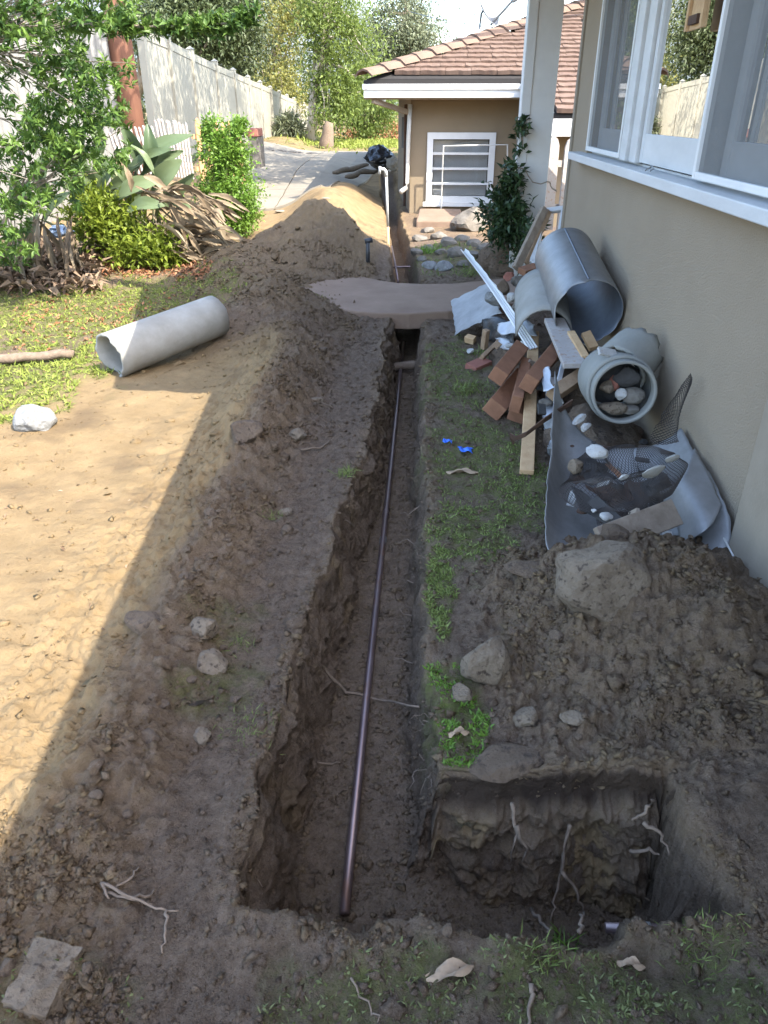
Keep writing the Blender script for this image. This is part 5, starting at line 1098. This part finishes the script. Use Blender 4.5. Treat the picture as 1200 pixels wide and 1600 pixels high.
# ================================================================== DEBRIS PILE AGAINST THE HOUSE
def crsurf(ctrl, nu, nv):
    """Catmull-Rom surface through a grid of points; returns (nv+1)x(nu+1) points"""
    C_ = np.array([[tuple(p) for p in r] for r in ctrl], float)
    def cr(A, n):
        k_ = len(A); out = []
        for i in range(n + 1):
            s = i / n * (k_ - 1); j = min(int(s), k_ - 2); t = s - j
            p0 = A[max(j - 1, 0)]; p1 = A[j]; p2 = A[j + 1]; p3 = A[min(j + 2, k_ - 1)]
            out.append(.5 * (2 * p1 + (p2 - p0) * t + (2 * p0 - 5 * p1 + 4 * p2 - p3) * t * t + (3 * p1 - p0 - 3 * p2 + p3) * t ** 3))
        return np.array(out)
    return cr(np.array([cr(r, nu) for r in C_]), nv)
def surf_obj(name, ctrl, nu, nv, m, th, parent=None, crumple=0.0, cs=6, edge=0.0, **k):
    G = crsurf(ctrl, nu, nv); V = []; F = []
    for i in range(nv + 1):
        for j in range(nu + 1):
            p = Vector(G[i, j]); p += Vector(mnoise.noise_vector(p * cs)) * crumple
            if edge and (i in (0, nv) or j in (0, nu)): p += Vector(mnoise.noise_vector(p * 22)) * edge
            V.append(p)
            if i and j: a = i * (nu + 1) + j; F.append((a, a - 1, a - nu - 2, a - nu - 1))
    o = mk(name, V, F, m, parent, True, **k); s = o.modifiers.new('t', 'SOLIDIFY'); s.thickness = th; s.offset = 0; return o
Zp = lambda x, y, z: atz(x, y, z); Xp = lambda x, y, X=1.19: atx(x, y, X)
# big curved sheet of galvanised metal
ctrl = [[Zp(868, 578, .46), Zp(884, 640, .30), Zp(930, 690, .20), Zp(1010, 700, .22), Xp(1062, 668)],
        [Zp(862, 690, .26), Zp(886, 735, .12), Zp(945, 760, .09), Zp(1025, 755, .14), Xp(1092, 715)],
        [Zp(853, 770, .20), Zp(882, 800, .08), Zp(950, 820, .06), Zp(1045, 815, .12), Xp(1122, 765)],
        [Zp(850, 835, .17), Zp(880, 855, .10), Zp(955, 880, .06), Zp(1065, 880, .08), Xp(1143, 832)],
        [Zp(868, 892, .13), Zp(888, 915, .10), Zp(960, 940, .05), Zp(1070, 935, .04), Xp(1134, 890, 1.16)]]
ms_ = root('sheet_metal', Zp(990, 800, .05), 'large curved galvanised metal sheet leaning on the wall, holding rubble', 'metal sheet')
surf_obj('sheet', ctrl, 30, 36, MAT['zinc_sheet'], .003, ms_, .012, 5, .006)
ctrl = [[Zp(1030, 770, .20), Zp(1065, 745, .30), Xp(1085, 700, 1.175)], [Zp(1055, 815, .16), Zp(1090, 790, .26), Xp(1108, 745, 1.175)], [Zp(1062, 850, .12), Zp(1105, 830, .22), Xp(1128, 790, 1.175)]]
surf_obj('overlap_flap', ctrl, 12, 12, MAT['zinc_sheet'], .003, ms_, .008, 6, .004)
# galvanised duct resting on top
da = aty(920, 489, 4.55); db = aty(882, 402, 5.45)
dr = root('metal_duct', da + Vector((0, 0, -.22)), 'large round galvanised duct lying on top of the debris pile', 'duct')
hollow('shell', da, db, .205, .205, .004, MAT['galvanised'], dr, 48, jag=.03, seed=1, dent=.012, rings=16, m_in=MAT['duct_inside'])
dd = (db - da).normalized(); e1 = dd.cross(Vector((0, 0, 1))).normalized(); e2 = e1.cross(dd)
mk('seam', *tube([da + dd * t + e2 * .203 + e1 * -.03 for t in (0.02, .3, .6, .9)], .006, 6), MAT['duct_inside'], dr)
# half duct shell beneath it
ha = aty(852, 505, 4.75); hb = aty(846, 440, 5.35); V = []; F = []; hd = (hb - ha); h1 = hd.cross(Vector((0, 0, 1))).normalized(); h2 = h1.cross(hd).normalized()
for i in range(9):
    for j in range(17):
        an = math.pi * (.02 + .96 * j / 16); r = .17; V.append(ha + hd * (i / 8) + h1 * math.cos(an) * r + h2 * math.sin(an) * r * 1.15 + Vector((0, 0, -.10)))
        if i and j: a = i * 17 + j; F.append((a, a - 1, a - 18, a - 17))
o = mk('half_duct', V, F, MAT['transite'], smooth=True, label='half round pale duct shell under the large duct', cat='duct'); o.modifiers.new('t', 'SOLIDIFY').thickness = .012
# grey tee fitting stuffed with rubble
ta = aty(976, 614, 3.42); tb = aty(950, 588, 3.85)
tee = root('duct_tee', ta + Vector((0, 0, -.18)), 'grey round tee fitting stuffed with rubble against the wall', 'duct tee')
hollow('collar', ta, ta.lerp(tb, .18), .152, .150, .014, MAT['grey_tee'], tee, 48, seed=2, rings=4)
hollow('body', ta.lerp(tb, .181), tb, .165, .16, .018, MAT['grey_tee'], tee, 48, seed=4, dent=.02)
bt0 = ta.lerp(tb, .55) + Vector((.01, .02, .06)); bt1 = aty(992, 552, 3.78)
hollow('branch', bt1 + (bt1 - bt0).normalized() * .03, bt0, .135, .145, .016, MAT['grey_tee'], tee, 40, jag=.05, seed=6, m_in=MAT['plaster'])
mk('patch', *beam(aty(935, 548, 3.58), aty(962, 553, 3.60), .05, .012, (0, -.5, 1), 4, .004), MAT['plaster'], tee)
axt = (tb - ta).normalized(); t1 = axt.cross(Vector((0, 0, 1))).normalized(); t2 = t1.cross(axt)
for i, (u, v, w_, s, m, lb) in enumerate(((-.02, .06, .10, (.075, .05, .05), 'tarpaper', 'dark chunk wedged in the top of the tee fitting'), (-.06, -.03, .09, (.06, .05, .045), 'garden_stone', 'grey mesh marked chunk on the left inside the tee'), (.0, -.02, .07, (.03, .03, .03), 'plaster', 'white plaster bit in the middle of the tee'), (.07, .01, .08, (.038, .035, .035), 'stone', 'tan stone on the right inside the tee'), (.03, -.085, .06, (.075, .05, .035), 'stone', 'pale rubble slab at the bottom of the tee'), (-.05, -.10, .08, (.06, .05, .03), 'garden_stone', 'small rubble at the lower left of the tee'), (.035, .025, .11, (.04, .04, .04), 'brick_red', 'rusty red chunk deep inside the tee'), (.0, .0, .20, (.12, .08, .12), 'tarpaper', 'dark rubble plug deep inside the tee'))):
    link('rubble_chunk', rock_mesh(s, 300 + i, 3), MAT[m], None, ta + t1 * -u + t2 * v + axt * w_, lb, 'rubble')
# expanded metal lath
def lath(name, ctrl, nu, nv, wd, parent=None, hole=0.0, seed=0, crumple=.01, **k):
    G = crsurf(ctrl, nu, nv); V = []; F = []
    for i in range(nv + 1):
        for j in range(nu + 1): G[i, j] += np.array(Vector(mnoise.noise_vector(Vector(G[i, j]) * 9))) * crumple
    def strand(a, b):
        a = Vector(a); b = Vector(b); d = b - a
        if d.length < 1e-5: return
        s = d.cross(Vector((.1, -.8, .5))).normalized() * wd * .5; n = len(V); V.extend([a - s, a + s, b + s, b - s]); F.append((n, n + 1, n + 2, n + 3))
    for i in range(nv):
        for j in range(nu):
            if hole and mnoise.noise(Vector((i * .22, j * .22, seed))) > 1 - hole: continue
            if (i + j) % 2 == 0: strand(G[i, j], G[i + 1, j + 1])
            else: strand(G[i, j + 1], G[i + 1, j])
    return mk(name, V, F, MAT['lath'], parent, **k)
lr = root('metal_lath', Zp(980, 780, .2), 'crumpled black expanded metal lath heaped on the metal sheet', 'metal lath')
lath('mesh_layer', [[Zp(910, 700, .33), Zp(950, 690, .36), Zp(990, 700, .36)], [Zp(885, 745, .26), Zp(940, 745, .30), Zp(1000, 750, .30)], [Zp(880, 780, .24), Zp(935, 800, .22), Zp(1010, 810, .22)]], 64, 48, .0024, lr, .22, 1, .045)
lath('mesh_layer', [[Zp(1000, 700, .38), Zp(1030, 695, .42), Zp(1060, 700, .42)], [Zp(985, 760, .30), Zp(1030, 750, .34), Zp(1065, 735, .36)], [Zp(975, 815, .20), Zp(1020, 805, .22), Zp(1060, 770, .30)]], 54, 54, .0024, lr, .2, 2, .045)
lath('mesh_layer', [[Zp(925, 790, .2), Zp(970, 790, .22), Zp(1010, 780, .24)], [Zp(945, 830, .16), Zp(985, 825, .18), Zp(1030, 800, .2)]], 46, 28, .0024, lr, .2, 3, .03)
lath('mesh_layer', [[Xp(1080, 584, 1.17), Xp(1082, 590, 1.165), Xp(1080, 600, 1.16)], [Xp(1040, 640, 1.13), Xp(1052, 645, 1.12), Xp(1058, 660, 1.1)], [Zp(1015, 690, .40), Zp(1040, 695, .38), Zp(1062, 690, .40)]], 14, 44, .0034, lr, .10, 4, .012)
# scraps on the sheet
def chunk(px, py, z, s, m, label, seed, rot=(0, 0, 0), name='plaster_chunk', cat='plaster', group=None, sub=3):
    o = link(name, rock_mesh(s, seed, sub), MAT[m], None, Zp(px, py, z), label, cat, group); o.rotation_euler = rot; return o
chunk(933, 706, .36, (.052, .035, .026), 'plaster', 'white plaster lump below the tee fitting', 401, (.2, .1, -.1))
chunk(898, 730, .30, (.04, .04, .035), 'stone', 'grey mortar lump at the left of the lath heap', 402)
chunk(948, 808, .24, (.034, .025, .016), 'plaster', 'long white plaster chip near the tar paper', 403, (.3, .3, .6))
chunk(975, 746, .34, (.026, .010, .026), 'plaster', 'square white chip in the middle of the lath', 404, (.5, .2, .5), sub=1)
chunk(1020, 738, .40, (.055, .012, .040), 'transite', 'flat broken cement board piece on the lath', 405, (.5, -.35, .2), sub=2)
chunk(1050, 716, .44, (.034, .010, .022), 'transite', 'small cement board chip at the right of the lath', 406, (.5, -.3, .2), sub=2)
chunk(928, 798, .23, (.012, .012, .008), 'plaster', 'tiny white pebble on the tar paper', 407)
surf_obj('tar_paper', [[Zp(893, 760, .26), Zp(925, 775, .24), Zp(945, 800, .22)], [Zp(905, 800, .20), Zp(930, 812, .18), Zp(948, 825, .17)]], 10, 8, MAT['tarpaper'], .003, None, .012, 8, .006, label='torn black tar paper on the lower left of the metal sheet', cat='tar paper')
mk('metal_strap', *beam(Zp(925, 780, .25), Zp(972, 822, .20), .05, .004, (0, -.6, .6), 4), MAT['tarpaper'], label='flat black strap lying over the tar paper', cat='strap')
bev(mk('wood_plank', *beam(Zp(938, 846, .245), Zp(1056, 800, .25), .105, .03, (0, -.72, .6), 6, .006), MAT['grey_wood'], label='weathered grey plank end resting across the metal sheet', cat='plank'), .003)
mk('trim_scrap', *beam(Zp(1042, 830, .16), Zp(1048, 862, .14), .035, .008, (0, -.7, .5), 2, .003), MAT['white_paint'], label='narrow white scrap under the weathered plank', cat='scrap')
# rust coloured strap with hooked end, left of the sheet
sp0 = [Zp(893, 628, .36), Zp(850, 656, .26), Zp(822, 678, .16), Zp(806, 685, .10), Zp(797, 680, .10), Zp(803, 694, .04)]
V = []; F = []
for i, p in enumerate(sp0):
    t = Vector((0, -.55, .83)); V += [p - t * .024, p + t * .024]
    if i: F.append((2 * i - 2, 2 * i, 2 * i + 1, 2 * i - 1))
o = mk('rusty_strap', V, F, MAT['rust'], label='rusty flat strap with a hooked end crossing the boards', cat='strap'); o.modifiers.new('t', 'SOLIDIFY').thickness = .005
# lumber
def board(name, a, b, wd, th, m, label, up=(0, -.3, 1), cat='lumber', jag=.004, bv=.004):
    return bev(mk(name, *beam(a, b, wd, th, up, 4, jag), MAT[m], label=label, cat=cat), bv)
board('lumber', Zp(778, 588, .25), Zp(812, 545, .27), .095, .085, 'redwood', 'upper left redwood offcut, lying on the others', (.3, -.5, .8))
board('lumber', Zp(772, 640, .07), Zp(812, 592, .12), .115, .10, 'redwood', 'lowest redwood offcut with paint streaks, on the grass', (.45, -.3, .8))
board('lumber', Zp(806, 632, .15), Zp(820, 570, .20), .062, .10, 'redwood', 'middle redwood offcut standing on edge between two others', (.1, -.4, .9))
board('lumber', Zp(826, 600, .26), Zp(868, 548, .30), .085, .10, 'redwood', 'notched redwood beam end pointing at the viewer, right of the stack', (.2, -.5, .8))
board('lumber', Zp(806, 652, .04), Zp(835, 600, .10), .10, .07, 'redwood', 'redwood scrap mostly hidden below the stack', (.2, -.2, 1))
board('board', Zp(823, 738, .025), Zp(834, 520, .26), .070, .028, 'fresh_wood', 'long raw wooden batten with whitish edges lying toward the viewer', (0, -.2, 1), 'board')
board('board', Zp(898, 572, .36), Zp(866, 500, .44), .125, .03, 'picket_white', 'wide grey painted board sloping under the duct', (0, -.75, .6), 'board')
board('board', Zp(862, 618, .22), Zp(940, 566, .32), .075, .06, 'rough_wood', 'round edged brown stud running behind the tee', (0, -.5, .8), 'board')
board('board', Zp(915, 560, .38), Zp(892, 520, .43), .045, .03, 'fresh_wood', 'narrow yellow batten right of the wide painted board', (0, -.7, .6), 'board')
board('board', Zp(905, 572, .26), Zp(893, 540, .30), .06, .012, 'white_paint', 'white trim strip tucked behind the yellow batten', (0, -.7, .6), 'trim')
board('board', Zp(928, 545, .33), Zp(915, 520, .40), .06, .03, 'fresh_wood', 'tan board end under the mouth of the duct', (0, -.7, .6), 'board')
board('board', Zp(778, 535, .12), Zp(752, 560, .06), .03, .05, 'rough_wood', 'short brown stick leaning at the left of the pile', (.3, -.4, .8), 'board')
board('board', Zp(756, 545, .05), Zp(760, 515, .20), .045, .04, 'rough_wood', 'brown scrap under the torn metal flap', (.3, -.4, .8), 'board')
board('board', Zp(742, 532, .02), Zp(728, 528, .03), .06, .05, 'fresh_wood', 'pale cut block end at the left of the pile', (0, -.3, 1), 'board')
board('board', Zp(735, 576, .02), Zp(760, 565, .03), .10, .045, 'brick_red', 'dull red brick half lying in the grass by the pile', (0, -.2, 1), 'brick')
board('board', Zp(862, 590, .22), Zp(876, 630, .16), .035, .012, 'white_paint', 'thin white trim strip right of the raw batten', (0, -.7, .6), 'trim')
board('board', Zp(872, 600, .26), Zp(882, 560, .30), .03, .012, 'white_paint', 'split white trim strip beside the wide painted board', (.3, -.7, .6), 'trim')
# fluted white strip sticking up
a = aty(833, 545, 4.75); b = aty(724, 394, 6.1); V = []; F = []; d = (b - a); s = d.cross(Vector((0, -.6, .8))).normalized(); u = s.cross(d).normalized(); n = 24
for i in range(n + 1):
    t = i / n; c = a + d * t + u * (.03 * math.sin(math.pi * t)); w_ = .036 * (1 - .45 * t)
    for j in range(9):
        x = (j - 4) / 4; V.append(c + s * (x * w_) + u * (.010 * (j % 2) + .03 * x * x * t) + s * (random.uniform(-.006, .006) if j == 8 and t > .3 else 0))
        if i and j: q = i * 9 + j; F.append((q, q - 1, q - 10, q - 9))
o = mk('fluted_strip', V, F, MAT['white_paint'], label='white fluted vinyl strip sticking up out of the pile', cat='trim'); o.modifiers.new('t', 'SOLIDIFY').thickness = .004
# flashing sheet at the far left of the pile
surf_obj('flashing', [[Zp(704, 470, .16), Zp(765, 441, .34)], [Zp(712, 522, .04), Zp(782, 488, .26)]], 20, 16, MAT['zinc_sheet'], .003, None, .012, 5, .014, label='bent grey metal flashing sheet at the left end of the pile', cat='metal sheet')
surf_obj('flashing', [[Zp(776, 505, .24), Zp(805, 500, .30), Zp(835, 505, .32)], [Zp(780, 522, .20), Zp(810, 520, .26), Zp(838, 526, .28)]], 14, 10, MAT['foil'], .002, None, .02, 9, .012, label='crumpled foil sheet behind the redwood offcuts', cat='foil')
surf_obj('flashing', [[Zp(775, 528, .14), Zp(795, 530, .18)], [Zp(782, 548, .10), Zp(798, 548, .14)]], 10, 8, MAT['foil'], .002, None, .015, 9, .008, label='small torn foil scrap above the upper offcut', cat='foil')
surf_obj('foil_wrap', [[Zp(850, 600, .16), Zp(868, 600, .18), Zp(872, 600, .14)], [Zp(850, 650, .10), Zp(870, 645, .14), Zp(876, 650, .1)], [Zp(858, 700, .03), Zp(872, 700, .06), Zp(878, 700, .03)]], 16, 24, MAT['foil'], .002, None, .022, 14, .01, label='crumpled silvery insulation wrap left of the curved sheet', cat='insulation')
surf_obj('foil_wrap', [[Zp(842, 575, .30), Zp(860, 572, .34)], [Zp(852, 610, .26), Zp(866, 606, .28)]], 10, 10, MAT['foil'], .002, None, .02, 12, .01, label='pale torn membrane tip standing above the metal sheet', cat='membrane')
surf_obj('black_film', [[Zp(752, 500, .2), Zp(780, 498, .24), Zp(800, 505, .25)], [Zp(756, 530, .08), Zp(780, 535, .12), Zp(805, 545, .16)]], 14, 12, MAT['bag'], .002, None, .03, 9, .01, label='black plastic film bunched under the foil', cat='plastic film')
for i, (x, y, z, s, m, lb) in enumerate(((772, 466, .34, (.075, .06, .055), 'white_stone', 'pale mortar lump on the flashing sheet'), (812, 440, .40, (.10, .06, .045), 'garden_stone', 'grey concrete chunk left of the big duct'), (785, 450, .36, (.07, .06, .07), 'earthy_stone', 'brown lump behind the fluted strip'), (800, 465, .36, (.06, .04, .04), 'plaster', 'plaster piece beside the fluted strip'), (808, 480, .32, (.05, .05, .04), 'garden_stone', 'small grey chunk beneath the fluted strip'), (822, 490, .34, (.04, .03, .06), 'plaster', 'upright pale plaster slab left of the half duct'), (795, 432, .34, (.06, .05, .04), 'brick_red', 'reddish lump at the back of the pile'), (870, 665, .10, (.07, .06, .06), 'white_stone', 'light mortar lump below the torn membrane'), (868, 700, .05, (.06, .05, .05), 'white_stone', 'light mortar lump at the foot of the insulation wrap'), (905, 655, .30, (.045, .03, .02), 'plaster', 'split plaster sliver under the tee, left'), (915, 668, .30, (.04, .02, .02), 'plaster', 'split plaster sliver under the tee, right'), (735, 350 + 198, .03, (.05, .03, .015), 'plaster', 'curved white shard on the grass left of the pile'))):
    link('rubble_chunk', rock_mesh(s, 500 + i, 3), MAT[m], None, Zp(x, y, z), lb, 'rubble').rotation_euler = (random.uniform(-.3, .3), random.uniform(-.3, .3), random.uniform(0, 3))
# filler heap that carries the pile
for i, (x, y, z, s) in enumerate(((.85, 5.3, .02, (.36, .5, .20)), (.95, 4.5, .02, (.32, .5, .22)), (.95, 3.75, .02, (.26, .35, .18)), (.60, 5.6, .0, (.20, .3, .12)))):
    link('rubble_heap', rock_mesh(s, 600 + i, 4, .6), MAT['earthy_stone'], None, (x, y, z), ('dark rubble under the large duct', 'dark rubble under the boards beside the wall', 'dark rubble beneath the tee fitting', 'dark rubble under the flashing sheet')[i], 'rubble')
# frames leaning at the house corner
lf = board('board', aty(806, 420, 6.9), aty(851, 326, 7.3), .07, .05, 'grey_wood', 'grey timber leaning against the house corner', (.4, -.8, .2), 'board')
board('board', aty(822, 412, 6.95), aty(858, 330, 7.32), .05, .03, 'rough_wood', 'brown timber edge leaning behind the grey one at the corner', (.4, -.8, .2), 'board')
c_ = [aty(832, 410, 6.95), aty(868, 404, 6.85), aty(882, 326, 7.3), aty(852, 330, 7.36)]
sashr = root('old_sash', c_[0], 'old grey window sash leaning against the house corner', 'window sash'); n_ = (c_[1] - c_[0]).cross(c_[3] - c_[0]).normalized()
for i in range(4): mk('frame_bar', *beam(c_[i], c_[(i + 1) % 4], .045, .035, n_), MAT['worn_paint'], sashr)
mk('pane', c_, [(0, 1, 2, 3)], MAT['far_glass'], sashr)
board('board', aty(815, 425, 6.3), aty(838, 418, 6.4), .09, .05, 'redwood', 'brown block wedged behind the big duct', (0, -.3, 1), 'lumber')
# dark vine by the post
small_shrub('vine', gnd(795, 400), [bl(1300, 785, 335, 8.0, 26, 44, .3, 40, .09), bl(380, 800, 282, 8.1, 14, 26, .2, 18, .06), bl(110, 812, 222, 8.15, 9, 32, .12, 10, .04), bl(420, 806, 385, 7.8, 26, 26, .25, 18, .08), bl(160, 835, 365, 7.7, 16, 30, .15, 10, .05)], .075, .034, 'leaf_vine', 'dark leafy vine climbing beside the white porch post', 281)
mk('vine_tendril', *tube(wob(aty(808, 262, 8.0), aty(872, 300, 7.8), 10, .08, 3), .006, 5), MAT['bark'], label='bare looping tendril before the porch post', cat='tendril')
# red slab before the window
sl_ = [aty(650, 352, 12.2), aty(722, 352, 12.2), aty(720, 326, 13.3), aty(656, 324, 13.3)]
V = [Vector((p.x, p.y, .10 if i < 2 else .16)) for i, p in enumerate(sl_)] + [Vector((p.x, p.y, -.1)) for p in sl_]
bev(mk('red_slab', V, [(0, 1, 2, 3), (7, 6, 5, 4), (0, 4, 5, 1), (1, 5, 6, 2), (2, 6, 7, 3), (3, 7, 4, 0)], MAT['red_concrete'], label='dark red stone slab lying under the far window', cat='slab'), .02)
# black bag, sacking and pale sack far left of the house
gb = gnd(597, 262); link('garbage_bag', rock_mesh((.42, .4, .30), 701, 4, .9), MAT['bag'], None, aty(597, 249, 19.5), 'black plastic garbage bag beside the far house', 'bag')
link('sack', rock_mesh((.2, .2, .16), 702, 3, .7), MAT['concrete'], None, aty(616, 257, 19.0), 'small pale sack beside the black garbage bag', 'sack')
for i, (x0, y0, x1, y1, Y, lb) in enumerate(((520, 270, 575, 258, 17.5, 'long flat burlap roll on the dirt before the garbage bag'), (540, 276, 590, 266, 16.8, 'second burlap roll lower on the dirt before the garbage bag'))):
    a = aty(x0, y0, Y); b = aty(x1, y1, Y + .6); mk('burlap_roll', *tube(wob(a, b, 8, .08, i), [.03, .05, .055, .06, .05, .06, .05, .045, .03], 10), MAT['burlap'], smooth=True, label=lb, cat='burlap')
# flat stones at the driveway foot
for i, (x, y, a, b) in enumerate(((452, 350, 40, 14), (478, 334, 26, 10), (440, 328, 24, 10), (600 - 145, 318, 20, 8), (590 - 80, 338 - 30, 18, 8))):
    rock(x, y, a, b, 'concrete', ('first', 'second', 'third', 'fourth', 'fifth')[i] + ' flat broken concrete piece on the sunlit dirt, largest and nearest counted first', 720 + i, 'concrete_piece', 'concrete pieces by the driveway', flat=.35, sub=2, cat='concrete')
for i, (x, y, a, b) in enumerate(((455, 238, 26, 8), (470, 240, 20, 8), (488, 240, 24, 8), (440, 236, 20, 8), (420, 234, 20, 8))):
    rock(x, y, a, b, 'garden_stone', ('first', 'second', 'third', 'fourth', 'fifth')[[3, 2, 4, 1, 0].index(i) if False else sorted(range(5), key=lambda q: (455, 470, 488, 440, 420)[q]).index(i)] + ' low border stone from the fence at the far driveway end', 740 + i, 'border_stone', 'border stones at the far driveway end', sub=2)
# dirt and rusty crumbs caught under the lath
for i, (x, y, z, s, m, lb) in enumerate(((925, 735, .13, (.10, .08, .05), 'tarpaper', 'dark crushed material under the left of the lath'), (985, 775, .09, (.13, .11, .05), 'rust', 'rusty brown debris bedded in the middle of the metal sheet'), (1030, 760, .17, (.09, .09, .05), 'tarpaper', 'dark crushed material under the right of the lath'), (975, 812, .06, (.10, .06, .04), 'rust', 'rusty debris just above the weathered plank'))):
    link('crushed_debris', rock_mesh(s, 800 + i, 4, 1.3), MAT[m], None, Zp(x, y, z), lb, 'debris')
litter('leaf_litter', 60, (0, 330, 590, 1000), .024, 'litter', 'dark bits of leaf and bark strewn on the sunlit sand', .002)
# small broken bits all over the pile
rb_ = random.Random(21)
for i in range(46):
    x = rb_.uniform(748, 905); y = rb_.uniform(470, 655)
    if y > 560 and x < 835: continue
    z = .10 + .16 * (1 - abs(x - 840) / 110) * (1 - (y - 470) / 300); s = rb_.uniform(.02, .05)
    if rb_.random() < .5: o = mk('rubble_chip', *beam(Zp(x, y, z), Zp(x, y, z) + Vector((rb_.uniform(-.12, .12), rb_.uniform(-.12, .12), rb_.uniform(-.05, .05))), rb_.uniform(.02, .05), rb_.uniform(.008, .02), (rb_.gauss(0, .5), -.5, .8), 2, .006), MAT[rb_.choice(['white_paint', 'rough_wood', 'grey_wood', 'redwood', 'tarpaper', 'plaster'])], label='small broken bit of wood or plaster in the debris pile', cat='rubble', group='broken bits in the debris pile')
    else: o = link('rubble_chip', rock_mesh((s, s * .8, s * .6), 900 + i, 2, .8), MAT[rb_.choice(['plaster', 'garden_stone', 'earthy_stone', 'tarpaper', 'white_stone'])], None, Zp(x, y, z), 'small broken bit of wood or plaster in the debris pile', 'rubble', 'broken bits in the debris pile')
# hair roots fraying out of the trench walls
hr = []
for i in range(150):
    y = 1.15 + 4.6 * rb_.random() ** 1.2; right = rb_.random() < .65; xr = float(np.interp(y, CRY, CRX)) if right else float(np.interp(y, CLY, CLX)); sg = -1 if right else 1
    if right and y < 1.5: continue
    a = Vector((xr - sg * .01, y, rb_.uniform(-.26, -.01))); b = a + Vector((sg * rb_.uniform(.02, .07), rb_.uniform(-.06, .06), rb_.uniform(-.10, .01)))
    hr.append(tube(wob(a, b, 5, .03, i * 1.7), [.0018, .0016, .0014, .0012, .001, .0006], 4, False))
for i in range(20):
    x = rb_.uniform(.1, .66); a = Vector((x, 1.47, rb_.uniform(-.35, -.03))); b = a + Vector((rb_.uniform(-.06, .06), rb_.uniform(-.09, -.04), rb_.uniform(-.12, 0))); hr.append(tube(wob(a, b, 5, .03, i * 2.3), [.0018, .0016, .0014, .0012, .001, .0006], 4, False))
mk('hair_roots', *join(*hr), MAT['root_wood'], loc=(0, 0, 0), label='fine hair roots fraying out of the cut soil', cat='roots', kind='stuff')
for i in range(34):
    x = rb_.uniform(890, 1050); y = rb_.uniform(690, 815); z = .12 + .12 * rb_.random(); s = rb_.uniform(.012, .034)
    lb, gr = 'small broken bit of plaster or paper among the lath', 'broken bits among the lath'
    if rb_.random() < .4: mk('rubble_chip', *beam(Zp(x, y, z), Zp(x, y, z) + Vector((rb_.uniform(-.09, .09), rb_.uniform(-.09, .09), rb_.uniform(-.03, .05))), rb_.uniform(.015, .04), rb_.uniform(.004, .012), (rb_.gauss(0, .5), -.5, .8), 2, .006), MAT[rb_.choice(['rust', 'grey_wood', 'tarpaper', 'plaster', 'redwood'])], label=lb, cat='rubble', group=gr)
    else: link('rubble_chip', rock_mesh((s, s * .8, s * .5), 1200 + i, 2, .9), MAT[rb_.choice(['plaster', 'garden_stone', 'rust', 'tarpaper', 'tarpaper'])], None, Zp(x, y, z), lb, 'rubble', gr)
